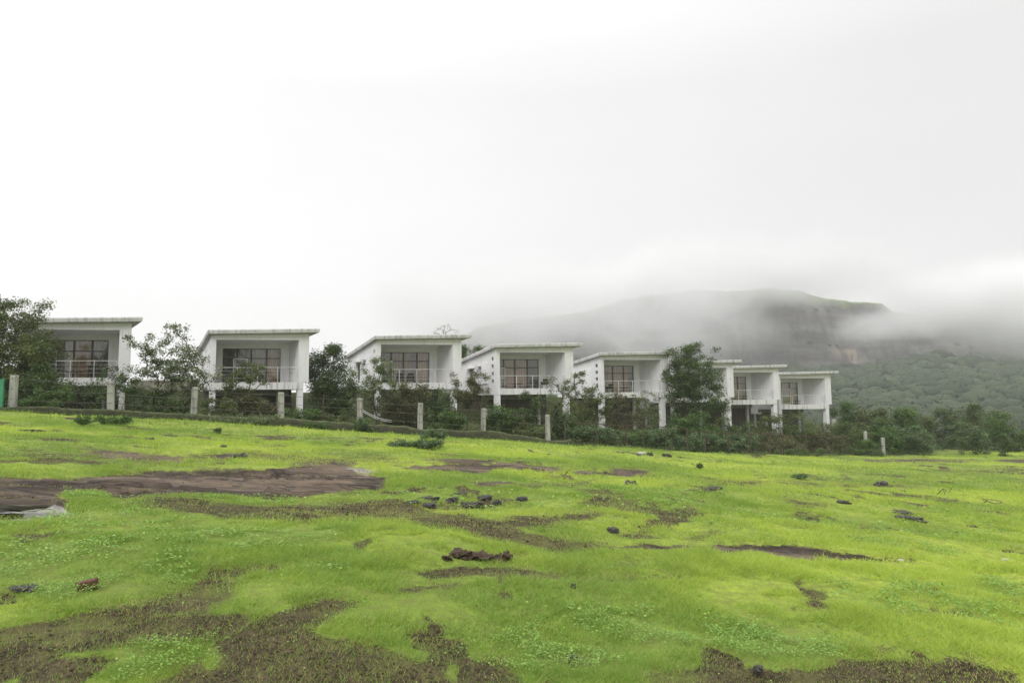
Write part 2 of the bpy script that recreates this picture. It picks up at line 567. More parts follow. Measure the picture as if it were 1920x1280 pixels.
def ground_z(X, Y):
    X = np.asarray(X, dtype=float); Y = np.asarray(Y, dtype=float)
    d = np.hypot(X, Y)
    z = plane(X, Y)
    nearf = smooth(1, 6, d)
    und = 0.55 * (fbm(X / 9 + 3, Y / 9, 3, 2) - 0.5) * nearf + 0.16 * (fbm(X / 1.7, Y / 1.7, 3, 5) - 0.5) + 0.05 * (fbm(X / 0.35, Y / 0.35, 3, 8) - 0.5) * (1 - smooth(12, 25, d))
    s = Y - fence_y(X)
    und = und * (1 - 0.5 * smooth(-6, -1, s))
    z = z + und
    by = np.interp(X, BX, BY)
    z1 = np.interp(X, BX, BZ1); z2 = np.interp(X, BX, BZ2)
    gap = np.maximum(by - fence_y(X), 2.0)
    t1 = smooth(0.3, 1.0, s / gap)
    zz = z * (1 - t1) + z1 * t1
    t2 = smooth(1.0, 7.5, Y - by)
    zz = zz * (1 - t2) + z2 * t2
    # beyond the terrace the land falls to the valley
    t3 = smooth(20, 95, Y - by)
    zz = zz * (1 - t3) + (-14.0) * t3
    right = smooth(40, 47, X)           # right of the cottages: open ground runs on under the thicket
    zr = z * (1 - smooth(78, 150, Y)) + (-14.0) * smooth(78, 150, Y)
    return zz * (1 - right) + zr * right

def hit(px, py):
    r = ray(px, py)
    t = 1.5
    prev = t
    while t < 160:
        P = EYE + r * t
        if P[2] <= float(ground_z(P[0], P[1])):
            a, b_ = prev, t
            for _ in range(24):
                m_ = 0.5 * (a + b_)
                P = EYE + r * m_
                if P[2] <= float(ground_z(P[0], P[1])): b_ = m_
                else: a = m_
            return EYE + r * b_
        prev = t
        t *= 1.012
    P = EYE + r * 75
    return np.array([P[0], P[1], float(ground_z(P[0], P[1]))])

# bare ground as seen in the photograph: (kind, strength, polygon px)
BARE = [
 ('rock', 1.00, [(-60, 905), (0, 898), (130, 893), (220, 885), (310, 878), (400, 877), (480, 879), (560, 871), (640, 868), (715, 884), (725, 900), (690, 912), (600, 925), (500, 931), (400, 926), (330, 931), (225, 941), (180, 931), (130, 922), (100, 930), (80, 945), (-60, 950)]),
 ('rock', 0.85, [(150, 850), (250, 848), (290, 860), (240, 862), (180, 856)]),
 ('rock', 0.95, [(270, 866), (310, 857), (400, 851), (450, 853), (455, 860), (390, 866), (330, 870)]),
 ('soil', 0.80, [(0, 838), (100, 840), (220, 846), (200, 850), (80, 848), (0, 846)]),
 ('rock', 0.75, [(470, 866), (560, 858), (640, 862), (700, 872), (640, 876), (560, 872)]),
 ('soil', 1.15, [(200, 949), (330, 940), (500, 943), (640, 930), (740, 936), (810, 956), (880, 972), (1010, 1004), (1180, 1018), (1190, 1024), (1060, 1029), (960, 1014), (860, 990), (740, 978), (620, 968), (560, 970), (500, 962), (400, 958), (300, 957)]),
 ('soil', 0.80, [(0, 855), (150, 850), (320, 852), (480, 848), (700, 860), (900, 872), (700, 868), (480, 862), (300, 866), (100, 862)]),
 ('soil', 0.70, [(1000, 1075), (1120, 1070), (1300, 1072), (1180, 1082), (1040, 1088)]),
 ('soil', 0.75, [(1400, 905), (1560, 900), (1760, 908), (1600, 913), (1440, 912)]),
 ('soil', 0.75, [(1480, 990), (1620, 984), (1800, 992), (1640, 1000)]),
 ('soil', 0.85, [(920, 985), (980, 966), (1060, 957), (1110, 957), (1060, 978), (1050, 992), (960, 994)]),
 ('rock', 0.95, [(900, 905), (1000, 902), (1150, 897), (1110, 903), (1060, 909), (1010, 916), (925, 913)]),
 ('rock', 1.10, [(770, 879), (830, 871), (950, 871), (1060, 873), (1070, 881), (960, 884), (900, 886), (800, 883)]),
 ('rock', 1.10, [(1082, 877), (1140, 875), (1235, 884), (1180, 889), (1095, 887)]),
 ('rock', 1.00, [(790, 858), (850, 856), (975, 866), (900, 869), (810, 864)]),
 ('soil', 0.80, [(560, 846), (700, 850), (790, 858), (700, 858), (600, 852)]),
 ('soil', 0.60, [(640, 826), (670, 824), (690, 831), (650, 832)]),
 ('rock', 1.10, [(1190, 1022), (1260, 1019), (1400, 1021), (1500, 1026), (1600, 1033), (1705, 1040), (1620, 1048), (1480, 1048), (1320, 1036), (1240, 1030)]),
 ('soil', 1.00, [(800, 1066), (870, 1058), (960, 1062), (1050, 1075), (1080, 1082), (1000, 1086), (900, 1078), (820, 1076)]),
 ('soil', 0.95, [(760, 1093), (830, 1086), (900, 1090), (860, 1103), (790, 1103)]),
 ('soil', 1.00, [(-80, 1178), (100, 1145), (240, 1120), (370, 1085), (450, 1089), (452, 1108), (395, 1136), (480, 1150), (500, 1162), (430, 1196), (300, 1196), (170, 1210), (60, 1262), (-80, 1290)]),
 ('soil', 0.92, [(430, 1200), (500, 1160), (560, 1135), (640, 1115), (705, 1122), (640, 1160), (600, 1180), (720, 1210), (850, 1262), (900, 1300), (330, 1300), (400, 1262)]),
 ('soil', 0.92, [(600, 1240), (760, 1236), (850, 1270), (860, 1320), (500, 1320)]),
 ('soil', 0.95, [(1230, 1268), (1400, 1262), (1520, 1262), (1560, 1238), (1680, 1234), (1800, 1242), (1880, 1268), (1900, 1330), (1230, 1330)]),
 ('soil', 0.80, [(1570, 1218), (1640, 1210), (1700, 1222), (1650, 1232), (1590, 1230)]),
 ('rock', 0.95, [(1560, 1)]) if False else ('rock', 0.9, [(1500, 896), (1560, 891), (1605, 889), (1580, 894), (1540, 898)]),
 ('soil', 0.90, [(1310, 904), (1370, 902), (1440, 905), (1400, 909), (1330, 909)]),
 ('rock', 0.90, [(1565, 861), (1650, 861), (1720, 858), (1830, 863), (1860, 866), (1740, 867), (1640, 865)]),
 ('soil', 0.80, [(1740, 881), (1820, 878), (1940, 876), (1940, 886), (1820, 887)]),
 ('rock', 0.80, [(1860, 862), (1940, 858), (1940, 868), (1880, 868)]),
 ('soil', 0.75, [(1440, 938), (1500, 932), (1560, 940), (1600, 946), (1520, 952), (1460, 950)]),
 ('soil', 0.60, [(1675, 962), (1700, 952), (1740, 956), (1730, 972), (1690, 974)]),
 ('soil', 0.85, [(1135, 1000), (1190, 990), (1240, 1002), (1200, 1008)]),
 ('soil', 0.80, [(1280, 1000), (1330, 995), (1350, 1004), (1300, 1008)]),
 ('rock', 0.70, [(1140, 1052), (1190, 1045), (1230, 1050), (1180, 1058)]),
 ('soil', 0.85, [(-20, 1000), (30, 1000), (60, 1005), (40, 1015), (10, 1026), (-20, 1030)]),
 ('soil', 0.70, [(0, 1098), (60, 1094), (70, 1106), (20, 1112), (0, 1112)]),
 ('soil', 0.70, [(640, 958), (640, 915), (740, 915), (735, 922), (640, 925)]),
 ('soil', 0.60, [(770, 930), (940, 926), (950, 946), (850, 956), (770, 944)]),
 ('soil', 0.55, [(980, 1170), (1020, 1165), (1040, 1180), (990, 1190)]),
 ('soil', 0.80, [(1680, 1150), (1760, 1138), (1840, 1152), (1780, 1162), (1700, 1160)]),
 ('soil', 0.65, [(880, 1225), (960, 1215), (1000, 1240), (920, 1250)]),
 ('soil', 0.60, [(1020, 1222), (1130, 1216), (1140, 1250), (1040, 1250)]),
]
WETP = [[(-160, 941), (0, 941), (60, 943), (96, 949), (90, 959), (40, 966), (-160, 970)],
        [(640, 872), (680, 874), (720, 884), (700, 887), (650, 880)],
        [(1000, 912), (1020, 908), (1030, 915), (1015, 918)]]
CLOVER = [[(-50, 1030), (60, 1020), (300, 1030), (360, 1060), (340, 1100), (180, 1110), (-50, 1090)],
          [(880, 1190), (1100, 1140), (1300, 1150), (1500, 1180), (1560, 1240), (1200, 1262), (980, 1260), (860, 1240)],
          [(1500, 1110), (1640, 1085), (1940, 1090), (1940, 1175), (1700, 1165), (1560, 1140)],
          [(90, 1240), (250, 1200), (430, 1190), (420, 1240), (300, 1262), (100, 1275)],
          [(360, 1005), (500, 1000), (560, 1030), (400, 1040)],
          [(560, 1060), (660, 1050), (700, 1085), (600, 1090)],
          [(1100, 935), (1260, 925), (1300, 960), (1180, 960)],
          [(1560, 975), (1900, 985), (1940, 1010), (1600, 1005)],
          [(100, 975), (480, 990), (640, 1000), (400, 1030), (60, 1010)],
          [(130, 783), (250, 782), (260, 797), (140, 797)]]

def sdf_poly(u, v, poly, ys=2.2):
    """signed distance, negative inside; y stretched so that px across and px down count alike on the ground"""
    p = np.array(poly, dtype=float)
    p[:, 1] *= ys
    v = v * ys
    d2 = np.full(u.shape, 1e18)
    inside = np.zeros(u.shape, dtype=bool)
    n = len(p)
    j = n - 1
    for i in range(n):
        ex, ey = p[j] - p[i]
        wx, wy = u - p[i, 0], v - p[i, 1]
        tt = np.clip((wx * ex + wy * ey) / max(ex * ex + ey * ey, 1e-9), 0, 1)
        d2 = np.minimum(d2, (wx - ex * tt) ** 2 + (wy - ey * tt) ** 2)
        c = ((p[i, 1] > v) != (p[j, 1] > v))
        with np.errstate(divide='ignore', invalid='ignore'):
            xi = (p[j, 0] - p[i, 0]) * (v - p[i, 1]) / (p[j, 1] - p[i, 1] + 1e-12) + p[i, 0]
        inside ^= c & (u < xi)
        j = i
    d = np.sqrt(d2)
    return np.where(inside, -d, d)

def masks(X, Y):
    """mud, rock, wet, clover, tone for ground points"""
    X = np.asarray(X, dtype=float); Y = np.asarray(Y, dtype=float)
    d = np.hypot(X, Y)
    # uneven edges come from the ground itself: displaced by noise in metres
    wx = (fbm(X / 1.3, Y / 1.3, 4, 21) - 0.5) * 1.5 * np.clip(d / 14, 0.25, 2.2)
    wy = (fbm(X / 1.3 + 40, Y / 1.3, 4, 22) - 0.5) * 1.5 * np.clip(d / 14, 0.25, 2.2)
    P = np.stack([X + wx, Y + wy, plane(X, Y)], -1)
    P[..., 2] = plane(P[..., 0], P[..., 1]) + 0.55 * (fbm(X / 9 + 3, Y / 9, 3, 2) - 0.5) * smooth(1, 6, d)
    u, v = proj(P)
    front = (Y > 1.0)
    mud = np.zeros(X.shape); rock = np.zeros(X.shape); wet = np.zeros(X.shape); clo = np.zeros(X.shape)
    def region(poly, feather, outarr, strength, ys=2.2):
        pp = np.array(poly)
        sel = front & (u > pp[:, 0].min() - 60) & (u < pp[:, 0].max() + 60) & (v > pp[:, 1].min() - 30) & (v < pp[:, 1].max() + 30)
        if not sel.any(): return None
        sd = sdf_poly(u[sel], v[sel], poly, ys)
        val = strength * (1 - smooth(-feather, feather, sd))
        outarr[sel] = np.maximum(outarr[sel], val)
        return sel, val
    for kind, st, poly in BARE:
        r = region(poly, 13 if kind == 'rock' else 34, mud, st)
        if r and kind == 'rock':
            rock[r[0]] = np.maximum(rock[r[0]], np.minimum(1, r[1]))
    brk = fbm(X / 0.9, Y / 0.7, 4, 27)
    mud = np.where(rock > 0.4, mud, mud * (0.62 + 1.0 * brk))
    mud = np.clip(mud, 0, 1.15)
    for poly in WETP: region(poly, 9, wet, 1.0)
    for poly in CLOVER: region(poly, 30, clo, 1.0)
    # worn spots all over
    sp = fbm(X / 2.2 + 7, Y / 2.6, 5, 31, 0.6)
    spots = smooth(0.60, 0.70, sp) * 0.80
    sp2 = fbm(X / 0.8 + 31, Y / 1.3, 4, 34, 0.6)
    spots = np.maximum(spots, smooth(0.66, 0.74, sp2) * 0.9)
    mud = np.maximum(mud, spots)
    clo = np.maximum(clo, smooth(0.60, 0.70, fbm(X / 3.3, Y / 3.3 + 50, 3, 37)) * 0.7)
    tone = np.clip(0.58 + 2.6 * (fbm(X / 4.5, Y / 4.0, 5, 41, 0.6) - 0.5) - 0.30 * clo - 0.35 * np.clip(mud, 0, 1), 0, 1)
    return mud, rock, wet, clo, tone

def build_ground():
    ang_f = np.linspace(-48, 48, 560)
    ang_r = np.linspace(48, 312, 90)[1:-1]
    A = np.radians(np.concatenate([ang_f, ang_r]))          # from +Y, clockwise to +X
    R = np.concatenate([[0.4], np.geomspace(1.6, 130, 340), np.geomspace(140, 3000, 22)])
    AA, RR = np.meshgrid(A, R)
    X, Y = RR * np.sin(AA), RR * np.cos(AA)
    Z = ground_z(X, Y)
    mud, rock, wet, clo, tone = masks(X, Y)
    s = Y - fence_y(X)
    bank = smooth(0.2, 1.2, s) * (1 - smooth(36, 44, X)) + smooth(76, 82, Y)
    bank = np.clip(bank, 0, 1)
    # bare places lie a little lower, bedrock shows ledges
    led = fbm(X / 3.5, Y / 0.9, 5, 51)
    Z = Z - 0.035 * mud * smooth(2, 6, RR) * (1 - bank) + rock * (1 - np.clip(wet * 1.6, 0, 1)) * (np.floor(led * 8) / 8 - 0.5) * 0.45 * (1 - bank) * smooth(5, 15, RR)
    Z = Z - wet * 0.09
    # far beyond the valley stays low; behind the camera level
    nR, nA = X.shape
    V = np.stack([X, Y, Z], -1).reshape(-1, 3)
    idx = np.arange(nR * nA).reshape(nR, nA)
    a = idx[:-1]; b_ = idx[1:]
    F = np.stack([a, np.roll(a, -1, 1), np.roll(b_, -1, 1), b_], -1).reshape(-1, 4)
    F = F[:, ::-1]
    c = len(V)
    V = np.vstack([V, [[0, 0, float(ground_z(0, 0))]]])
    tri = np.stack([np.full(nA, c), np.roll(idx[0], -1), idx[0]], -1)
    def ext(arr): return np.append(arr.ravel(), 0)
    o = mesh_np('ground', V, np.vstack([F, np.concatenate([tri, tri[:, :1]], 1)])[:len(F)], M['field_ground'],
                {'mud': ext(mud), 'rock': ext(rock), 'wet': ext(wet), 'tone': ext(tone), 'bank': ext(bank)}, True)
    tag(o, 'lime green field with bare brown soil and bedrock, sloping down to the right', kind='structure')
build_ground()

# puddles: level water lying in the hollows
def puddle(poly, label, name='puddle'):
    pts = [hit(x, y) for x, y in poly]
    z = np.mean([p[2] for p in pts]) - 0.004
    c = np.mean(pts, 0)
    mb = MB()
    n = 40
    ring = []
    rng = random.Random(4)
    P = [Vector((p[0], p[1], 0)) for p in pts]
    for i in range(len(P)):
        for k in range(4):
            q = P[i].lerp(P[(i + 1) % len(P)], k / 4)
            ring.append((q.x + rng.uniform(-.06, .06), q.y + rng.uniform(-.10, .10), 0))
    mb.add([(c[0], c[1], 0)] + ring, [(0, 1 + i, 1 + (i + 1) % len(ring)) for i in range(len(ring))])
    for i, v in enumerate(mb.v): mb.v[i] = (v[0] - c[0], v[1] - c[1], 0)
    tag(mb.build(name, M['water'], None, (c[0], c[1], z)), label, kind='structure')
puddle([(-140, 944), (40, 944), (90, 949), (84, 957), (30, 962), (-140, 965)], 'pale rain puddle reflecting the sky beside brown rock')

# ------------------------------------------------------------------ grass and clover
def tri_blades(X, Y, w, h, lean, seed, tone):
    rng = np.random.RandomState(seed)
    n = len(X)
    Z = ground_z(X, Y)
    a = rng.rand(n) * 2 * PI
    dx, dy = np.cos(a) * w / 2, np.sin(a) * w / 2
    b_ = rng.rand(n) * 2 * PI
    l = lean * h * (0.3 + rng.rand(n))
    V = np.empty((n, 3, 3))
    V[:, 0] = np.stack([X - dx, Y - dy, Z - 0.01], -1)
    V[:, 1] = np.stack([X + dx, Y + dy, Z - 0.01], -1)
    V[:, 2] = np.stack([X + np.cos(b_) * l, Y + np.sin(b_) * l, Z + h], -1)
    return V.reshape(-1, 3), np.repeat(tone, 3)

def scatter_wedge(d0, d1, n, rng, half=0.95):
    Y = np.sqrt(rng.rand(n) * (d1 ** 2 - d0 ** 2) + d0 ** 2)
    X = (rng.rand(n) * 2 - 1) * half * Y
    return X, Y

def build_grass():
    rng = np.random.RandomState(77)
    VV_, TT_ = [], []
    bands = [(2.2, 5, 210000, .0042, .028), (5, 9, 270000, .0070, .034), (9, 16, 270000, .012, .042),
             (16, 30, 250000, .022, .060), (30, 78, 250000, .050, .075)]
    for k, (d0, d1, n, w, h) in enumerate(bands):
        X, Y = scatter_wedge(d0, d1, n, rng, 0.88)
        keep = (Y < fence_y(X) - 0.5) & ((X < 44) | (Y < 76))
        X, Y = X[keep], Y[keep]
        mud, rock, wet, clo, tone = masks(X, Y)
        fine = fbm(X / 0.25, Y / 0.25, 3, 61)
        dens = 1 - smooth(0.25, 0.80, mud + (fine - 0.5) * 1.4)
        dens = np.maximum(dens, 0.30 * (rock < 0.4))
        dens *= 1 - wet
        hi = fbm(X / 0.8, Y / 0.8, 4, 63)
        pat = fbm(X / (0.55 * max(1, d0 / 12)), Y / (0.55 * max(1, d0 / 12)), 3, 65)
        dens *= 0.42 + 0.58 * smooth(0.36, 0.54, pat)
        tone = np.clip(tone + (pat - 0.5) * 0.9, 0, 1)
        keep = rng.rand(len(X)) < dens
        X, Y, tone, hi, clo, mud = X[keep], Y[keep], tone[keep], hi[keep], clo[keep], mud[keep]
        m_ = len(X)
        tus = smooth(0.60, 0.72, fbm(X / 0.4, Y / 0.4, 3, 67))
        hh = h * (0.25 + 1.5 * smooth(0.3, 0.7, hi) + 1.3 * tus) * (0.6 + 0.8 * rng.rand(m_)) * (1 - 0.35 * clo) * (1 - 0.72 * np.clip(mud, 0, 1))
        ww = w * (0.7 + 0.6 * rng.rand(m_)) * (1 - 0.35 * np.clip(mud, 0, 1))
        tn = np.clip(tone + (rng.rand(m_) - 0.5) * 0.5, 0, 0.92)
        tn = np.where(rng.rand(m_) < 0.03 + 0.25 * mud, 1.0, tn)
        v, tt = tri_blades(X, Y, ww * (1.25 if k < 3 else 1), hh, (1.9, 1.8, 1.5, 1.1, 0.9)[k], 100 + k, tn)
        VV_.append(v); TT_.append(tt)
    V = np.vstack(VV_); T = np.concatenate(TT_)
    F = np.arange(len(V)).reshape(-1, 3)
    o = mesh_np('grass', V, F, M['grass_blade'], {'tone': T})
    tag(o, 'short bright lime green grass covering the field', kind='stuff')

def leaf_quads(C, size, seed, flat=0.0, aspect=1.8, tone=None):
    """rhombic leaves at centres C, random turn; flat 0 any way .. 1 lying level"""
    rng = np.random.RandomState(seed)
    n = len(C)
    nrm = rng.normal(size=(n, 3))
    nrm[:, 2] = np.abs(nrm[:, 2]) + flat * 3
    nrm /= np.linalg.norm(nrm, axis=1)[:, None]
    a = rng.normal(size=(n, 3))
    a -= (a * nrm).sum(1)[:, None] * nrm
    a /= np.linalg.norm(a, axis=1)[:, None] + 1e-9
    b_ = np.cross(nrm, a)
    size = np.broadcast_to(size, (n,)) * (0.65 + 0.7 * rng.rand(n))
    la = (a * (size * 0.5)[:, None]); lb = (b_ * (size * 0.5 / aspect)[:, None])
    V = np.empty((n, 4, 3))
    V[:, 0] = C - la; V[:, 1] = C + lb; V[:, 2] = C + la; V[:, 3] = C - lb
    if tone is None: tone = rng.rand(n)
    return V.reshape(-1, 3), np.repeat(tone, 4)

def build_clover():
    rng = np.random.RandomState(5)
    VV_, TT_ = [], []
    for k, (d0, d1, n, sz) in enumerate([(2.4, 6, 130000, .015), (6, 12, 110000, .026), (12, 26, 60000, .052), (26, 60, 26000, .10)]):
        X, Y = scatter_wedge(d0, d1, n, rng, 0.88)
        keep = (Y < fence_y(X) - 0.5)
        X, Y = X[keep], Y[keep]
        mud, rock, wet, clo, tone = masks(X, Y)
        clump = fbm(X / 0.35, Y / 0.35, 4, 71)
        keep = rng.rand(len(X)) < np.clip(clo, 0.04, 1) * smooth(0.38, 0.62, clump) * (1 - rock) * (1 - wet) * (1 - 0.75 * np.clip(mud, 0, 1))
        X, Y, clump = X[keep], Y[keep], clump[keep]
        Z = ground_z(X, Y) + 0.022 + (clump - 0.4) * 0.05 + rng.rand(len(X)) * 0.022
        v, tt = leaf_quads(np.stack([X, Y, Z], -1), sz, 200 + k, 0.7, 1.15)
        VV_.append(v); TT_.append(tt)
    V = np.vstack(VV_); T = np.concatenate(TT_)
    o = mesh_np('clover', V, np.arange(len(V)).reshape(-1, 4), M['clover_leaf'], {'tone': T})
    tag(o, 'low bluish green clover spreading in patches through the grass', kind='stuff')
build_grass()
build_clover()

def build_gravel():
    rng = np.random.RandomState(31)
    Vs, Fs, off = [], [], 0
    for (d0, d1, n, sz) in ((2.4, 7, 26000, .010), (7, 16, 22000, .018), (16, 45, 12000, .026)):
        X, Y = scatter_wedge(d0, d1, n, rng, 0.86)
        mud, rock, wet, clo, tone = masks(X, Y)
        keep = rng.rand(n) < np.clip(mud, 0, 1) ** 2 * (1 - 0.97 * np.clip(rock, 0, 1)) * (1 - wet) * smooth(0.40, 0.62, fbm(X / 0.6, Y / 0.6, 3, 33)) + 0.004
        keep &= Y < fence_y(X) - 0.5
        X, Y = X[keep], Y[keep]
        n = len(X)
        oc = np.array([[1, 0, 0], [0, 1, 0], [-1, 0, 0], [0, -1, 0], [0, 0, 1], [0, 0, -1]], dtype=float)
        r_ = sz * (0.4 + 1.3 * rng.rand(n) ** 3)
        V = oc[None] * (0.6 + 0.7 * rng.rand(n, 6, 1)) * r_[:, None, None] * np.array([1, 1, 0.65])
        a = rng.rand(n) * 2 * PI
        c_, s_ = np.cos(a)[:, None], np.sin(a)[:, None]
        V = np.stack([V[..., 0] * c_ - V[..., 1] * s_, V[..., 0] * s_ + V[..., 1] * c_, V[..., 2]], -1)
        V += np.stack([X, Y, ground_z(X, Y) - 0.02 + r_ * 0.2], -1)[:, None]
        f = np.array([[0, 1, 4], [1, 2, 4], [2, 3, 4], [3, 0, 4], [1, 0, 5], [2, 1, 5], [3, 2, 5], [0, 3, 5]])
        Vs.append(V.reshape(-1, 3)); Fs.append((f[None] + (np.arange(n) * 6)[:, None, None] + off).reshape(-1, 3))
        off += n * 6
    o = mesh_np('gravel', np.vstack(Vs), np.vstack(Fs), M['clod_soil'])
    tag(o, 'small earth crumbs and gravel strewn over the bare soil', kind='stuff')
build_gravel()

# ------------------------------------------------------------------ far hill with its cliff and forest
RIDGE_PX = [(300, 800), (640, 790), (760, 700), (860, 632), (900, 613), (1000, 597), (1100, 584), (1200, 560), (1290, 549), (1380, 546), (1450, 548), (1500, 552),
            (1545, 562), (1600, 566), (1655, 571), (1672, 586), (1720, 592), (1800, 597), (1860, 598), (1920, 600), (2050, 590), (2300, 600), (2700, 680), (3200, 760)]
DR = 620.0
RXs = np.array([at_depth(x, y, DR)[0] for x, y in RIDGE_PX])
RZs = np.array([at_depth(x, y, DR)[2] for x, y in RIDGE_PX])
FOOT_PX = [(300, 800), (700, 790), (860, 735), (1000, 712), (1100, 700), (1300, 694), (1590, 697), (1640, 690), (1750, 668), (1850, 672), (1920, 668), (2300, 665), (3200, 760)]
DF = 560.0
FXs = np.array([at_depth(x, y, DF)[0] for x, y in FOOT_PX])
FZs = np.array([at_depth(x, y, DF)[2] for x, y in FOOT_PX])
def hill_parts(X, Y):
    Xf = X * DF / np.maximum(Y, 150)            # the foot and ridge bend round the valley
    Xr = X * DR / np.maximum(Y, 150)
    zf = np.interp(Xf, FXs, FZs)
    zr = np.interp(Xr, RXs, RZs)
    gul = (fbm(X / 38, Y * 0 + 2.0, 4, 81) - 0.5) * 44 + (fbm(X / 11, Y * 0 + 5, 3, 82) - 0.5) * 14
    yc = DF + gul
    t_c = smooth(yc, yc + 46, Y)
    step = np.floor(t_c * 4 + 0.5 * fbm(X / 25, Y / 25, 2, 83)) / 4
    t_c2 = 0.65 * t_c + 0.35 * np.clip(step, 0, 1)
    t_b = np.clip((Y - 150) / np.maximum(yc - 150, 1), 0, 1) ** 1.15
    lump = (fbm(X / 45, Y / 45, 4, 84) - 0.5) * 16 * smooth(160, 240, Y) * (1 - t_c)
    base = -17 + (zf + 17) * t_b + lump
    top = zr + (Y - DR) * 0.03
    top = np.where(Y > DR + 60, zr + 2 - (Y - DR - 60) * 0.10, top) + (fbm(X / 14, Y / 20, 3, 87) - 0.5) * 2.5
    z = base * (1 - t_c2) + np.maximum(top, base) * t_c2
    return z, t_c
def build_hill():
    xs = np.concatenate([np.linspace(-330, -60, 40)[:-1], np.linspace(-60, 560, 330), np.linspace(560, 1100, 60)[1:]])
    ys = np.concatenate([np.linspace(125, 500, 90)[:-1], np.linspace(500, 660, 90), np.linspace(665, 950, 24)])
    X, Y = np.meshgrid(xs, ys)
    Z, tc_ = hill_parts(X, Y)
    edge = 1 - smooth(125, 160, Y)
    Z = Z - edge * 6
    cl = smooth(0.03, 0.12, tc_) * (1 - smooth(0.93, 0.99, tc_))
    tp = smooth(0.93, 0.99, tc_)
    # the pale sandstone face
    Xa = 0.5 * (at_depth(1545, 670, 585)[0] + at_depth(1612, 670, 585)[0])
    za = at_depth(1590, 672, 585)[2]
    tan = np.exp(-(((X - Xa) / 15) ** 4)) * np.exp(-(((Z - za) / 12) ** 4)) * cl
    tan = tan * smooth(0.35, 0.6, fbm(X / 9, Z / 5, 3, 85))
    tan = np.maximum(tan, 0.13 * cl * smooth(0.5, 0.75, fbm(X / 40, Z / 9, 3, 86)))
    V = np.stack([X, Y, Z], -1).reshape(-1, 3)
    nR, nA = X.shape
    idx = np.arange(nR * nA).reshape(nR, nA)
    F = np.stack([idx[:-1, :-1], idx[:-1, 1:], idx[1:, 1:], idx[1:, :-1]], -1).reshape(-1, 4)
    o = mesh_np('hill', V, F, M['hill_rock'], {'cliff': cl.ravel(), 'top': tp.ravel(), 'tan': tan.ravel()}, True)
    tag(o, 'far flat-topped hill with dark cliffs wrapped in mist', kind='structure')
    # forest
    rng = np.random.RandomState(9)
    n = 5600
    Y = 165 + (rng.rand(n) ** 0.8) * 430
    X = (rng.rand(n) * 1.10 - 0.22) * Y
    z, tcv = hill_parts(X, Y)
    keep = (tcv < 0.05) & (z > -16.5)
    # some shrubs cling to the ledges
    keep |= (tcv > 0.05) & (tcv < 0.95) & (rng.rand(n) < 0.25)
    keep |= (tcv >= 0.95) & (rng.rand(n) < 0.10)
    dn = fbm(X / 30, Y / 30, 3, 88)
    keep &= rng.rand(n) < 0.35 + 1.1 * smooth(0.3, 0.6, dn)
    X, Y, z, tcv = X[keep], Y[keep], z[keep], tcv[keep]
    n = len(X)
    rad_ = (2.0 + 3.6 * rng.rand(n) ** 1.5) * np.where(tcv > 0.05, 0.4, 1.0)
    import bmesh
    bm = bmesh.new(); bmesh.ops.create_icosphere(bm, subdivisions=2, radius=1.0)
    bm.verts.ensure_lookup_table()
    ico = np.array([v.co for v in bm.verts]); icf = np.array([[v.index for v in f.verts] for f in bm.faces]); bm.free()
    keep_v = ico[:, 2] > -0.75
    nv = len(ico)
    ph = rng.rand(n, 1) * 100
    dirs = ico[None]
    wob = 0.72 + 0.62 * fbm(dirs[..., 0] * 1.9 + ph, dirs[..., 1] * 1.9 + dirs[..., 2] * 1.5, 2, 140)
    R3 = np.stack([rad_ * (0.8 + 0.5 * rng.rand(n)), rad_, rad_ * (0.62 + 0.25 * rng.rand(n))], -1)
    V = dirs * wob[..., None] * R3[:, None] + np.stack([X, Y, z + rad_ * 0.4], -1)[:, None]
    F = icf[None] + (np.arange(n) * nv)[:, None, None]
    ctone = rng.rand(n)
    T = np.clip(ctone[:, None] * 0.7 + 0.35 * (wob - 0.8) + 0.2 * (ico[None, :, 2] * 0) + 0.1, 0, 0.9)
    o = mesh_np('forest_crowns', V.reshape(-1, 3), F.reshape(-1, 3), M['forest_crown'], {'tone': T.ravel()}, True)
    tag(o, 'dense rounded green treetops on the slope below the far cliffs', kind='stuff')
    per = 34
    th = rng.rand(n, per) * 2 * PI
    cz = rng.rand(n, per) * 1.15 - 0.15
    rr = np.sqrt(np.clip(1 - cz ** 2, 0.05, 1)) * (0.88 + 0.25 * rng.rand(n, per))
    px = X[:, None] + np.cos(th) * rr * R3[:, :1]
    py = Y[:, None] + np.sin(th) * rr * R3[:, 1:2]
    pz = (z + rad_ * 0.4)[:, None] + cz * R3[:, 2:] * 1.02
    C = np.stack([px, py, pz], -1).reshape(-1, 3)
    tone = np.clip(np.repeat(ctone, per) * 0.7 + rng.rand(n * per) * 0.22, 0, 0.9)
    v, tt = leaf_quads(C, np.repeat(rad_ * 0.26, per), 300, 0.5, 1.25, tone)
    o = mesh_np('forest', v, np.arange(len(v)).reshape(-1, 4), M['leaf_forest'], {'tone': tt})
    tag(o, 'leafy twigs of the green forest below the far cliffs', kind='stuff')
build_hill()

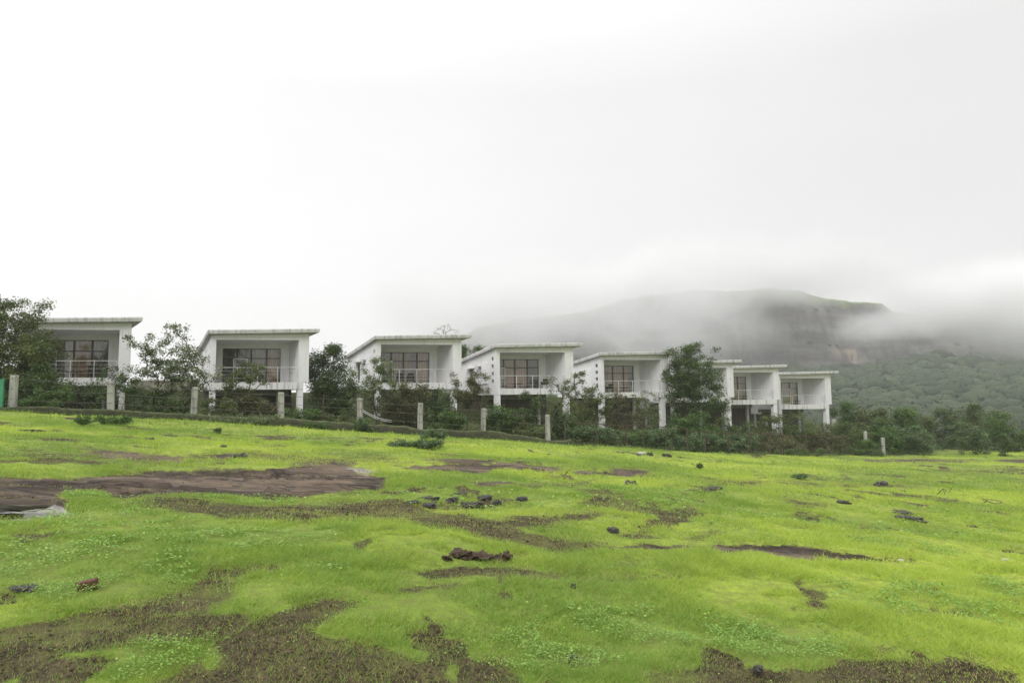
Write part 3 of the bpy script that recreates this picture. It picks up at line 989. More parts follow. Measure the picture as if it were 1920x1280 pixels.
# ------------------------------------------------------------------ the eight cottages on stilts
class AB(MB):
    """a = along the front, b = back along the side wall, z up; the plan is a little skewed like the real ones"""
    def P(s, a, b, z):
        if callable(z): z = z(a, b)
        return (a * UU[0] + b * VV[0], a * UU[1] + b * VV[1], z)
    def box(s, a0, a1, b0, b1, z0, z1):
        return s.hexa([s.P(a0, b0, z0), s.P(a1, b0, z0), s.P(a1, b1, z0), s.P(a0, b1, z0),
                       s.P(a0, b0, z1), s.P(a1, b0, z1), s.P(a1, b1, z1), s.P(a0, b1, z1)])
    def holed(s, along, t0, t1, w0, w1, z0, z1, holes):
        """a wall with openings. along 'a' or 'b'; t = across the thickness, w = along; holes (w0,w1,z0,z1)"""
        ws = sorted({w0, w1, *[h[0] for h in holes], *[h[1] for h in holes]})
        zs = sorted({z0, *[h[2] for h in holes], *[h[3] for h in holes]}) + [z1]
        nW, nZ = len(ws) - 1, len(zs) - 1
        def solid(i, j):
            if i < 0 or j < 0 or i >= nW or j >= nZ: return False
            zt = zs[j + 1] if not callable(zs[j + 1]) else 99
            wc = (ws[i] + ws[i + 1]) / 2
            zc = (zs[j] + (zt if zt != 99 else zs[j] + 0.1)) / 2
            return not any(h[0] < wc < h[1] and h[2] < zc < h[3] for h in holes)
        def P(w, t, z): return s.P(w, t, z) if along == 'a' else s.P(t, w, z)
        for i in range(nW):
            for j in range(nZ):
                if not solid(i, j): continue
                A, B, C_, D = ws[i], ws[i + 1], zs[j], zs[j + 1]
                s.add([P(A, t0, C_), P(B, t0, C_), P(B, t0, D), P(A, t0, D)], [(0, 1, 2, 3)])
                s.add([P(A, t1, C_), P(B, t1, C_), P(B, t1, D), P(A, t1, D)], [(3, 2, 1, 0)])
                if not solid(i - 1, j): s.add([P(A, t0, C_), P(A, t0, D), P(A, t1, D), P(A, t1, C_)], [(0, 1, 2, 3)])
                if not solid(i + 1, j): s.add([P(B, t0, C_), P(B, t0, D), P(B, t1, D), P(B, t1, C_)], [(3, 2, 1, 0)])
                if not solid(i, j - 1): s.add([P(A, t0, C_), P(B, t0, C_), P(B, t1, C_), P(A, t1, C_)], [(3, 2, 1, 0)])
                if not solid(i, j + 1): s.add([P(A, t0, D), P(B, t0, D), P(B, t1, D), P(A, t1, D)], [(0, 1, 2, 3)])
        return s

def ZU(a, b): return 3.82 + 0.020 * a - 0.141 * b         # underside of the sloping roof
MESHES = {}
def cached(key, fn, mat):
    if key not in MESHES:
        MESHES[key] = fn().mesh(key[0] if isinstance(key, tuple) else key, mat)
    return MESHES[key]
def part(name, key, fn, mat, parent, label=None, dz=0):
    o = bpy.data.objects.new(name, cached((name, key), fn, mat))
    link(o, parent, (0, 0, dz))
    if label: o['label'] = label
    return o

FL = 0.51
WA = [1.20, 2.20, 3.20, 4.30, 5.30]
ZT = 2.36
def cottage(i, corner, label, cur, door, side=True):
    O = corner - W * UU
    gz = float(np.interp(O[0] + 3.3, BX, BZ1))
    root = empty('stilt_cottage', (O[0], O[1], gz), label, 'cottage', 'row of white stilt cottages')
    dz = O[2] - gz
    def p(name, key, fn, mat, parent=root, label=None):
        return part(name, key, fn, M[mat], parent, label, dz if parent is root else 0)
    # left wall with four square vents near the front and a window further back
    holes = [(0.42, 0.78, z, z + 0.30) for z in (0.98, 1.60, 2.22, 2.84)] + [(4.0, 4.75, 0.85, 2.25)]
    lw = p('side_wall', 'left', lambda: AB().holed('b', 0.0, 0.33, 0.0, 7.0, 0.0, ZU, holes), 'white_render')
    for z in (0.98, 1.60, 2.22, 2.84):  # dark blocks fill the vent holes; their colour stands for the shade inside
        v = part('vent', 'v', lambda: AB().box(0.10, 0.30, 0.423, 0.777, 0.003, 0.297).box(0.03, 0.10, 0.423, 0.777, 0.14, 0.165), M['vent_dark'], lw, None, z)
    sw = part('side_window', 's', lambda: AB().box(0.09, 0.15, 4.003, 4.06, 0.853, 2.247).box(0.09, 0.15, 4.69, 4.747, 0.853, 2.247).box(0.09, 0.15, 4.06, 4.69, 0.853, 0.91)
              .box(0.09, 0.15, 4.06, 4.69, 2.19, 2.247).box(0.09, 0.15, 4.36, 4.40, 0.91, 2.19), M['dark_frame'], lw)
    part('pane', 'sp', lambda: AB().box(0.11, 0.12, 4.06, 4.36, 0.91, 2.19).box(0.11, 0.12, 4.40, 4.69, 0.91, 2.19), M['glass'], lw)
    part('hood', 'h', lambda: AB().hexa([AB().P(-0.45, 3.75, 2.30), AB().P(-0.002, 3.75, 2.34), AB().P(-0.002, 5.0, 2.34), AB().P(-0.45, 5.0, 2.30),
                                        AB().P(-0.45, 3.75, 2.37), AB().P(-0.002, 3.75, 2.44), AB().P(-0.002, 5.0, 2.44), AB().P(-0.45, 5.0, 2.37)]), M['slab_render'], lw)
    part('louvre_panel', 'l', lambda: AB().box(-0.10, -0.002, 1.35, 2.35, 0.95, 2.72), M['inner_render'], lw)
    part('ledge', 'l', lambda: AB().box(-0.35, -0.002, 2.38, 3.05, 2.42, 2.49), M['slab_render'], lw)
    # right wall: a deep pier that overhangs its column
    p('side_wall', 'right', lambda: AB().box(5.90, 6.60, 0.0, 7.0, 0.50, ZU), 'white_render')
    p('back_wall', 'b', lambda: AB().box(0.33, 5.90, 6.75, 7.0, 0.0, ZU), 'white_render')
    p('front_beam', 'f', lambda: AB().box(0.33, 5.90, 0.004, 0.25, 3.50, ZU), 'white_render')
    # balcony floor with its deep edge
    def slab():
        m_ = AB()
        m_.box(0.33, 6.25, -0.003, 0.20, 0.0, FL - 0.003)
        m_.box(0.33, 6.25, 0.20, 6.75, 0.30, FL - 0.003)
        m_.box(5.90, 6.25, 0.20, 6.75, 0.0, 0.30)
        return m_
    p('balcony_slab', 's', slab, 'slab_render')
    p('lower_beam', 'b', lambda: AB().box(0.33, 5.90, 3.0, 3.25, -0.40, 0.297), 'beam_render')
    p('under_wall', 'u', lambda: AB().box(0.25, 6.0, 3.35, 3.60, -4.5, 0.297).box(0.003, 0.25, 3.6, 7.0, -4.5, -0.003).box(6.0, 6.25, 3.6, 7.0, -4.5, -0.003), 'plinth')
    p('column', 'fl', lambda: AB().box(0.0, 0.37, 0.02, 0.42, -4.5, -0.003), 'white_render')
    p('column', 'fr', lambda: AB().box(5.86, 6.24, 0.02, 0.42, -4.5, -0.003), 'white_render')
    p('column', 'rr', lambda: AB().box(5.0, 5.22, 2.7, 2.92, -4.5, 0.297), 'white_render')
    # partition wall with the window opening
    p('inner_wall', 'i', lambda: AB().holed('a', 3.0, 3.2, 0.33, 5.90, FL, ZU, [(WA[0], WA[-1], FL + 0.01, 3.10)]), 'inner_render')
    # roof slab
    def roof():
        m_ = AB()
        pl = [(-0.28, -0.42), (7.18, -0.42), (6.63, 1.5), (6.63, 7.35), (-0.28, 7.35)]
        pu = [(-0.32, -0.46), (7.22, -0.46), (6.66, 1.5), (6.66, 7.40), (-0.32, 7.40)]
        vs = [m_.P(a, b, ZU(a, b) + 0.004) for a, b in pl] + [m_.P(a, b, ZU(a, b) + 0.20) for a, b in pu] + [m_.P(a * 0.992 + 0.02, b * 0.992 + 0.02, ZU(a, b) + 0.27) for a, b in pu]
        m_.add(vs, [(4, 3, 2, 1, 0), (10, 11, 12, 13, 14)] + [(q * 5 + k, q * 5 + (k + 1) % 5, q * 5 + 5 + (k + 1) % 5, q * 5 + 5 + k) for q in range(2) for k in range(5)])
        return m_
    p('roof', 'r', roof, 'roof_concrete')
    p('ceiling', 'c', lambda: AB().box(0.333, 5.897, 0.253, 2.997, lambda a, b: ZU(a, b) - 0.035, lambda a, b: ZU(a, b) - 0.004), 'inner_render')
    # window wall: frame, eight lights, curtains
    win = p('window', 'frame', lambda: window_frame(), 'dark_frame')
    for c in range(4):
        for r_, (z0, z1) in enumerate(((FL + 0.07, ZT - 0.03), (ZT + 0.03, 3.04))):
            if r_ == 0 and c == door[0] and door[1] == 'open': continue
            part('pane', (c, r_), lambda c=c, z0=z0, z1=z1: AB().box(WA[c] + 0.04, WA[c + 1] - 0.04, 3.09, 3.10, z0, z1), M['glass'], win)
    for (a0, a1, kind) in cur:
        def cm(a0=a0, a1=a1):
            m_ = AB()
            n = max(6, int((a1 - a0) / 0.045))
            for k in range(n):
                for q in (0,):
                    u0, u1 = a0 + (a1 - a0) * k / n, a0 + (a1 - a0) * (k + 1) / n
                    b0 = 3.30 + 0.035 * math.sin(k * 1.15) + 0.012 * math.sin(k * 2.7)
                    b1 = 3.30 + 0.035 * math.sin((k + 1) * 1.15) + 0.012 * math.sin((k + 1) * 2.7)
                    m_.add([m_.P(u0, b0, FL + 0.04), m_.P(u1, b1, FL + 0.04), m_.P(u1, b1, 3.07), m_.P(u0, b0, 3.07)], [(0, 1, 2, 3)])
            return m_
        o = part('curtain', (a0, a1, kind), cm, M[kind], win)
        for pl in o.data.polygons: pl.use_smooth = True
    if door is not None:
        c = door[0]
        off = door[2]
        def dm(a0=WA[c] + off, a1=WA[c + 1] + off):
            m_ = AB()
            m_.box(a0, a0 + 0.06, 2.985, 3.03, FL + 0.02, ZT).box(a1 - 0.06, a1, 2.985, 3.03, FL + 0.02, ZT)
            m_.box(a0 + 0.06, a1 - 0.06, 2.985, 3.03, ZT - 0.06, ZT).box(a0 + 0.06, a1 - 0.06, 2.985, 3.03, FL + 0.02, FL + 0.12)
            if door[1] == 'bar': m_.box(a0 + 0.06, a1 - 0.06, 2.985, 3.03, FL + 0.95, FL + 1.02)
            return m_
        d_ = part('sliding_door', door, dm, M['white_frame'], root, 'white framed sliding door', dz)
        part('pane', door, lambda: AB().box(WA[c] + off + 0.06, WA[c + 1] + off - 0.06, 3.0, 3.01, FL + 0.12, ZT - 0.06), M['glass'], d_)
    # railing
    rail = p('railing', 'top', lambda: AB().box(0.335, 5.895, 0.09, 0.13, FL + 1.03, FL + 1.07), 'rail_metal')
    for a in (0.42, 1.78, 3.14, 4.50, 5.80):
        part('rail_post', a, lambda a=a: AB().box(a - 0.02, a + 0.02, 0.09, 0.13, FL, FL + 1.027), M['rail_metal'], rail)
    for z in (0.28, 0.55, 0.80):
        part('cross_bar', z, lambda z=z: AB().box(0.335, 5.895, 0.078, 0.088, FL + z, FL + z + 0.012), M['rail_metal'], rail)
    return root, O

def window_frame():
    m_ = AB()
    for k, a in enumerate(WA):
        w = 0.05 if 0 < k < 4 else 0.04
        a0 = a - w if k == 4 else (a if k == 0 else a - w)
        a1 = a + 2 * w if k == 0 else (a + w if k < 4 else a)
        m_.box(a0 + (0.002 if k == 0 else 0), a1 - (0.002 if k == 4 else 0), 3.05, 3.14, FL + 0.012, 3.097)
    for z0, z1 in ((FL + 0.012, FL + 0.07), (ZT - 0.035, ZT + 0.035), (3.04, 3.095)):
        m_.box(WA[0] + 0.05, WA[-1] - 0.05, 3.055, 3.135, z0 + 0.001, z1)
    return m_

T, G, B_ = 'curtain_tan', 'curtain_grey', 'curtain_brown'
CFG = [
 ('white stilt cottage farthest left, half hidden by the big feathery tree', [(1.25, 2.9, G), (2.9, 4.2, T), (4.2, 5.25, G)], (0, 'bar', 0.0)),
 ('white stilt cottage with a small tree before its balcony and one door panel open', [(2.3, 4.2, G), (4.45, 5.1, T)], (1, 'plain', -0.25)),
 ('white stilt cottage with the pale airy bush at its left corner and twin pipes below', [(1.3, 2.2, G), (2.3, 3.9, B_), (4.25, 5.2, T)], (0, 'plain', 0.1)),
 ('white stilt cottage whose left side wall shows four square vents and a hooded window', [(1.25, 2.1, G), (2.1, 4.5, T)], (0, 'bar', 0.1)),
 ('white stilt cottage just left of the big dark tree, roof meeting its crown', [(1.25, 2.9, B_), (2.9, 4.9, T)], (0, 'bar', 0.1)),
 ('white stilt cottage whose left half is hidden behind the big dark tree', [(1.4, 4.0, G), (4.0, 5.1, T)], (0, 'plain', 0.1)),
 ('white stilt cottage second from the right, squeezed between its two neighbours', [(1.6, 3.9, G), (4.0, 4.9, T)], (0, 'plain', 0.1)),
 ('white stilt cottage farthest right, last and lowest of the row', [(1.3, 2.6, G), (2.8, 5.1, T)], (2, 'bar', 0.0)),
]
ROOTS = []
for i, (lab, cur, door) in enumerate(CFG):
    ROOTS.append(cottage(i, CORN[i], lab, cur, door))

def local(i, a, b, z):
    O = ROOTS[i][1]
    return O + a * UU + b * VV + np.array([0, 0, z])

def chair(i, a, b, label, wide=0.6):
    P = local(i, a, b, FL)
    t = empty('balcony_chair', P, label, 'chair', 'dark chairs on the balconies')
    t.rotation_euler = (0, 0, THETA + PI)
    w = wide / 2
    MB().box(-w + 0.06, w - 0.06, -0.28, 0.26, 0.30, 0.42).build('seat', M['dark_rattan'], t)
    MB().hexa([(-w + 0.06, 0.262, 0.30), (w - 0.06, 0.262, 0.30), (w - 0.06, 0.34, 0.30), (-w + 0.06, 0.34, 0.30),
               (-w + 0.08, 0.34, 0.82), (w - 0.08, 0.34, 0.82), (w - 0.08, 0.42, 0.82), (-w + 0.08, 0.42, 0.82)]).build('backrest', M['dark_rattan'], t)
    for s in (-1, 1):
        x = s * (w - 0.03)
        MB().box(x - 0.028, x + 0.028, -0.28, 0.26, 0.42, 0.60).build('armrest', M['dark_rattan'], t)
        for y in (-0.24, 0.22):
            MB().tube([(x, y, 0.0), (x, y, 0.42)], 0.022, 6).build('leg', M['dark_rattan'], t)
    return t
def table(i, a, b, label):
    P = local(i, a, b, FL)
    t = empty('balcony_table', P, label, 'table', 'dark low tables on the balconies')
    m_ = MB(); m_.tube([(0, 0, 0.40), (0, 0, 0.45)], 0.45, 20); m_.build('table_top', M['dark_rattan'], t)
    for k in range(3):
        a_ = k * 2 * PI / 3
        MB().tube([(0.28 * math.cos(a_), 0.28 * math.sin(a_), 0.0), (0.16 * math.cos(a_), 0.16 * math.sin(a_), 0.398)], 0.022, 6).build('leg', M['dark_rattan'], t)
table(0, 3.3, 1.9, 'round dark table on the balcony of the farthest left cottage')
chair(0, 4.5, 2.3, 'dark chair right of the round table on the farthest left balcony')
chair(2, 2.6, 2.2, 'left dark chair on the balcony above the twin pipes')
chair(2, 3.5, 2.3, 'right dark chair on the balcony above the twin pipes')
table(3, 3.0, 2.2, 'dark low table on the balcony of the cottage with four vents')
chair(3, 5.0, 1.6, 'dark chair against the grey wall on the balcony of the cottage with four vents')
chair(4, 2.3, 2.2, 'dark chair at the window left of the table, cottage left of the big dark tree')
table(4, 3.6, 2.0, 'dark low table on the balcony left of the big dark tree')
table(6, 4.3, 2.2, 'dark low table on the second balcony from the right')
table(7, 4.4, 2.2, 'dark low table on the farthest right balcony')

def ac_unit(P, label, w=0.82, h=0.60):
    t = empty('ac_unit', P, label, 'air conditioner', 'outdoor air conditioners under the cottages')
    t.rotation_euler = (0, 0, THETA)
    MB().box(-w / 2, w / 2, -0.15, 0.15, 0, h).build('casing', M['ac_white'], t)
    n = 20
    c = MB()
    for r0, r1 in ((0.0, 0.06), (0.20, 0.225)):
        pts = []
        for k in range(n):
            a_ = 2 * PI * k / n
            pts += [(-0.12 + r1 * math.cos(a_), -0.156, h / 2 + r1 * math.sin(a_)), (-0.12 + r0 * math.cos(a_), -0.156, h / 2 + r0 * math.sin(a_))]
        c.add(pts, [(2 * k, 2 * k + 1, (2 * k + 3) % (2 * n), (2 * k + 2) % (2 * n)) for k in range(n)])
    for k in range(4):
        a_ = PI * k / 4
        c.tube([(-0.12 - 0.2 * math.cos(a_), -0.157, h / 2 - 0.2 * math.sin(a_)), (-0.12 + 0.2 * math.cos(a_), -0.157, h / 2 + 0.2 * math.sin(a_))], 0.006, 4)
    c.build('fan_grille', M['ac_white'], t)
    d = MB(); d.tube([(-0.12, -0.151, h / 2), (-0.12, -0.1545, h / 2)], 0.215, 20); d.build('fan', M['ac_dark'], t)
    for s in (-0.3, 0.3):
        MB().box(s - 0.02, s + 0.02, -0.14, 0.35, -0.05, -0.002).build('bracket', M['rust_metal'], t)
ac_unit(local(3, 1.05, 3.12, -1.75), 'white air conditioner with round fan beside the column of the cottage with four vents')
ac_unit(local(4, 0.95, 3.12, -1.75), 'white air conditioner behind twigs under the cottage left of the big dark tree')
ac_unit(local(6, 0.75, 3.12, -1.85), 'small white air conditioner under the second cottage from the right', 0.6, 0.75)
ac_unit(local(7, 0.95, 3.12, -1.95), 'white air conditioner under the farthest right cottage', 0.7, 0.5)
# stair landings seen behind the stilts
for i, zz, lab in ((4, -0.15, 'white stair landing under the cottage left of the big dark tree'), (6, -0.45, 'grey stair landing under the second cottage from the right')):
    P = local(i, 5.3, 3.9, 0)
    t = empty('stair_landing', (P[0], P[1], P[2]), lab, 'stair landing', 'stair landings')
    part('parapet', 'p%d' % i, lambda: AB().box(0, 2.1, 0, 0.15, -0.95, -0.05).box(0, 0.15, 0.15, 2.0, -0.95, -0.05), M['white_render'], t)
    part('landing_slab', 'p%d' % i, lambda: AB().box(-0.1, 2.3, -0.25, 2.2, -1.1, -0.953), M['slab_render'], t)
    part('leg', 'p%d' % i, lambda: AB().box(1.9, 2.1, 0.3, 0.5, -4, -1.103), M['slab_render'], t)

# ------------------------------------------------------------------ fence with concrete posts on a mossy wall
def on_fence(px, off=0.0):
    Y = 50.0
    for _ in range(60):
        X = (px - CX) / F_PX * Y
        P = at_depth(px, 780, Y)
        Y = 0.5 * Y + 0.5 * (float(fence_y(P[0])) + off)
    return P[0], Y
POSTS = [(22, 703, 763, 15), (207, 714, 769, 14), (363, 725, 776, 13), (527, 735, 784, 12.5), (675, 746, 793, 11.5), (788, 755, 803, 11), (906, 765, 808, 10), (1027, 777, 824, 9)]
fence = None
tops = []
WX, WZ = [], []
for k, (px, yt, yb, wpx) in enumerate(POSTS):
    X, Y = on_fence(px)
    zt = at_depth(px, yt, Y)[2]; zb = at_depth(px, yb, Y)[2]
    if fence is None:
        fence = empty('wire_fence', (X, Y, zb), 'wire fence on eight weathered concrete posts standing on the mossy wall', 'fence')
        F0 = np.array([X, Y, zb])
    w = wpx / F_PX * Y / 2
    rng = random.Random(k)
    m_ = MB()
    t = w * 0.93
    lean = rng.uniform(-0.03, 0.03)
    dx, dy, zz = X - F0[0], Y - F0[1], -F0[2]
    ang = rad(28) + rng.uniform(-.2, .2)
    def rp(x, y, z): return (dx + x * math.cos(ang) * 1.0 - y * math.sin(ang) * .5 + lean * (z - zb), dy + x * math.sin(ang) * .5 + y * math.cos(ang), z + zz)
    ch = 0.04
    lv = [(zb - 0.5, 1.0), (zb + 0.4 * (zt - zb), 0.98), (zt - 0.05, 0.94), (zt + rng.uniform(-.015, .0), 0.80)]
    vs = []
    for z, s_ in lv:
        for cx_, cy_ in ((-1, -.8), (-.8, -1), (.8, -1), (1, -.8), (1, .8), (.8, 1), (-.8, 1), (-1, .8)):
            vs.append(rp(cx_ * w * s_ + rng.uniform(-.008, .008), cy_ * 0.12 * s_ + rng.uniform(-.006, .006), z + rng.uniform(-.01, .01)))
    fs = [(i * 8 + j, i * 8 + (j + 1) % 8, (i + 1) * 8 + (j + 1) % 8, (i + 1) * 8 + j) for i in range(3) for j in range(8)] + [tuple(24 + j for j in range(8))]
    m_.add(vs, fs)
    m_.build('post', M['post_concrete'], fence)
    tops.append((dx, dy, zb + zz, zt + zz))
    WX.append(X); WZ.append(zb)
for frac in (0.25, 0.58, 0.90):
    for a, b_ in zip(tops[:-1], tops[1:]):
        pts = []
        for k in range(7):
            u = k / 6
            pts.append((a[0] + (b_[0] - a[0]) * u, a[1] + (b_[1] - a[1]) * u - 0.15, (a[2] + (a[3] - a[2]) * frac) * (1 - u) + (b_[2] + (b_[3] - b_[2]) * frac) * u - 0.06 * math.sin(PI * u)))
        MB().tube(pts, 0.011, 4).build('wire', M['wire_metal'], fence)

def build_low_wall():
    n = 420
    xs = np.linspace(-34, 4.0, n)
    ys = fence_y(xs)
    zt = np.interp(xs, [-34] + WX + [4.0], [WZ[0] + 0.75] + WZ + [WZ[-1] - 0.05]) + 0.02
    zt += (fbm(xs / 1.1, xs * 0, 4, 91) - 0.5) * 0.24
    prof = [(-0.34, -0.6), (-0.31, 0.0), (-0.30, 0.45), (-0.26, 0.80), (-0.18, 0.95), (0.0, 1.0), (0.2, 0.97), (0.30, 0.7), (0.34, -0.6)]
    V = []
    gz = ground_z(xs, ys - 0.35)
    for k, (o, f) in enumerate(prof):
        nn = (fbm(xs / 0.35, np.full(n, k * 3.7), 3, 92) - 0.5) * 0.16
        z = np.where(f < 0, gz - 0.3, gz + (zt - gz) * f)
        V.append(np.stack([xs, ys + o + nn, z + nn * 0.3], -1))
    V = np.array(V)            # prof, n, 3
    m_ = len(prof)
    idx = np.arange(m_ * n).reshape(m_, n)
    F = np.stack([idx[:-1, :-1], idx[:-1, 1:], idx[1:, 1:], idx[1:, :-1]], -1).reshape(-1, 4)[:, ::-1]
    base = V.reshape(-1, 3)
    o = mesh_np('low_wall', base, F, M['moss_wall'], None, True)
    tag(o, 'low dark mossy wall running along the upper edge of the field', 'wall')
build_low_wall()

# rusty metal fence to the right
mf = None
prev = None
for k, (px, yt, H) in enumerate([(606, 742, 0), (853, 752, 0)]):
    pass
MP = [1058, 1118, 1174, 1205, 1247, 1287, 1320, 1365, 1405, 1442, 1467, 1508, 1547, 1585]
rng = random.Random(8)
tl = []
for k, px in enumerate(MP):
    X, Y = on_fence(px, 0.3)
    gz = float(ground_z(X, Y - 0.6))
    if mf is None:
        mf = empty('metal_fence', (X, Y, gz), 'rusty thin metal fence running behind the grey green bushes', 'fence')
        G0 = (X, Y, gz)
    h = 1.75 + rng.uniform(-.12, .12)
    m_ = MB()
    m_.tube([(X - G0[0], Y - G0[1], gz - 0.4 - G0[2]), (X - G0[0] + rng.uniform(-.05, .05), Y - G0[1], gz + h - G0[2])], 0.045, 6)
    m_.build('post', M['rust_metal'], mf)
    tl.append((X - G0[0], Y - G0[1], gz - G0[2], h))
for fr_, r_, nm in ((0.93, 0.024, 'rail'), (0.55, 0.010, 'wire'), (0.25, 0.010, 'wire')):
    for a, b_ in zip(tl[:-1], tl[1:]):
        pts = [(a[0] + (b_[0] - a[0]) * u, a[1] + (b_[1] - a[1]) * u - 0.05, (a[2] + a[3] * fr_) * (1 - u) + (b_[2] + b_[3] * fr_) * u - 0.05 * math.sin(PI * u)) for u in (0, .25, .5, .75, 1)]
        MB().tube(pts, r_, 5).build(nm, M['rust_metal'], mf)

def lone_post(name, px, yt, yb, Y, wpx, mat, label, cat, round_=False, base=None):
    P = at_depth(px, yt, Y)
    zb = at_depth(px, yb, Y)[2]
    gz = min(zb, float(ground_z(P[0], Y)))
    w = wpx / F_PX * Y / 2
    m_ = MB()
    if round_:
        m_.tube([(0, 0, gz - zb - 0.3), (0.02, 0, P[2] - zb)], w, 7)
    else:
        rg = random.Random(int(px))
        vs = []
        for z, s_ in ((gz - zb - 0.3, 1.05), ((P[2] - zb) * .5, 1.0), ((P[2] - zb) * .93, .96), (P[2] - zb, .8)):
            for cx_, cy_ in ((-1, -.8), (-.8, -1), (.8, -1), (1, -.8), (1, .8), (.8, 1), (-.8, 1), (-1, .8)):
                vs.append((cx_ * w * s_ + rg.uniform(-.01, .01), cy_ * w * 0.8 * s_ + rg.uniform(-.01, .01), z))
        m_.add(vs, [(i * 8 + j, i * 8 + (j + 1) % 8, (i + 1) * 8 + (j + 1) % 8, (i + 1) * 8 + j) for i in range(3) for j in range(8)] + [tuple(24 + j for j in range(8))])
    o = m_.build(name, M[mat], None, (P[0], Y, zb))
    return tag(o, label, cat)
lone_post('concrete_post', 1622, 808, 838, 61.0, 5.5, 'post_concrete', 'broken mossy concrete post wrapped in weeds at the end of the metal fence', 'post')
lone_post('concrete_post', 1655, 820, 842, 61.5, 5.5, 'post_concrete', 'weathered concrete post farthest right, at the edge of the open grass', 'post')
lone_post('metal_stake', 606, 741, 786, 42.6, 2.2, 'rust_metal', 'thin rusty stake below the dark round tree', 'stake', True)
lone_post('metal_stake', 853, 764, 800, 45.4, 2.2, 'rust_metal', 'thin dark stake in front of a column, between two concrete posts', 'stake', True)
lone_post('concrete_post', 1563, 786, 810, 74, 7, 'post_concrete', 'grey stub post just right of the farthest right cottage', 'post')
lone_post('rag_post', 229, 736, 768, 36.4, 8, 'spotted', 'black and white flecked post right of the second concrete post', 'post')

# green sheet-metal gate leaf cut by the left edge of the photo
P = at_depth(-12, 762, 32.2)
gt = empty('gate', P, 'green painted metal gate leaf at the left edge of the photo', 'gate')
MB().box(-0.50, 0.36, -0.02, 0.02, -0.35, 1.28).build('gate_sheet', M['green_paint'], gt)
MB().box(0.362, 0.43, -0.035, 0.035, -0.4, 1.33).build('gate_frame', M['green_paint'], gt)
MB().box(-0.50, 0.36, -0.032, -0.022, 0.45, 0.52).build('cross_bar', M['green_paint'], gt)

# twin white pipes sagging behind the fence
for k, (oy, lab) in enumerate(((0, 'upper of two white pipes sagging behind the mossy wall'), (3, 'lower of two white pipes sagging behind the mossy wall'))):
    pts = []
    for (x, y) in ((676, 768), (690, 776), (706, 784), (720, 788), (735, 790)):
        pts.append(at_depth(x, y + oy - 2, 43.2 - 0.1 * k))
    o0 = pts[-1].copy()
    m_ = MB(); m_.tube([tuple(p_ - o0) for p_ in pts], 0.020, 8)
    tag(m_.build('pipe', M['pipe_white'], None, tuple(o0), True), lab, 'pipe', 'two white pipes')

# old compound wall seen through the gap between the two left cottages
P = at_depth(245, 714, 60); Q = at_depth(398, 716, 62)
m_ = MB()
dz = P[2] - Q[2]
m_.box(0, Q[0] - P[0], 0, 0.3, -2.0, 0)
m_.box(-0.05, Q[0] - P[0] + 0.05, -0.05, 0.35, 0.002, 0.12)
wl = m_.mesh('wall', M['old_wall'])
t = empty('compound_wall', (P[0], P[1], P[2]), 'old grey compound wall seen in the gap between the two leftmost cottages', 'wall')
MB().box(0, Q[0] - P[0], 0, 0.3, -2.2, 0).build('wall_face', M['old_wall'], t)
MB().box(-0.05, Q[0] - P[0] + 0.05, -0.05, 0.35, 0.002, 0.13).build('coping', M['slab_render'], t)

# ------------------------------------------------------------------ trees, bushes, weeds
def frusta(edges, sides=5):
    """edges: list of (p0, p1, r0, r1) -> V, F"""
    E = len(edges)
    p0 = np.array([e[0] for e in edges]); p1 = np.array([e[1] for e in edges])
    r0 = np.array([e[2] for e in edges]); r1 = np.array([e[3] for e in edges])
    d = p1 - p0
    d /= np.linalg.norm(d, axis=1)[:, None] + 1e-9
    ref = np.where(np.abs(d[:, 2:3]) > 0.9, np.array([[1.0, 0, 0]]), np.array([[0, 0, 1.0]]))
    a = np.cross(d, ref); a /= np.linalg.norm(a, axis=1)[:, None] + 1e-9
    b_ = np.cross(d, a)
    th = 2 * PI * np.arange(sides) / sides
    ring = a[:, None] * np.cos(th)[None, :, None] + b_[:, None] * np.sin(th)[None, :, None]
    V = np.concatenate([p0[:, None] + ring * r0[:, None, None], p1[:, None] + ring * r1[:, None, None]], 1)
    base = (np.arange(E) * 2 * sides)[:, None, None]
    j = np.arange(sides)
    q = np.stack([j, (j + 1) % sides, sides + (j + 1) % sides, sides + j], -1)[None]
    return V.reshape(-1, 3), (base + q).reshape(-1, 4)

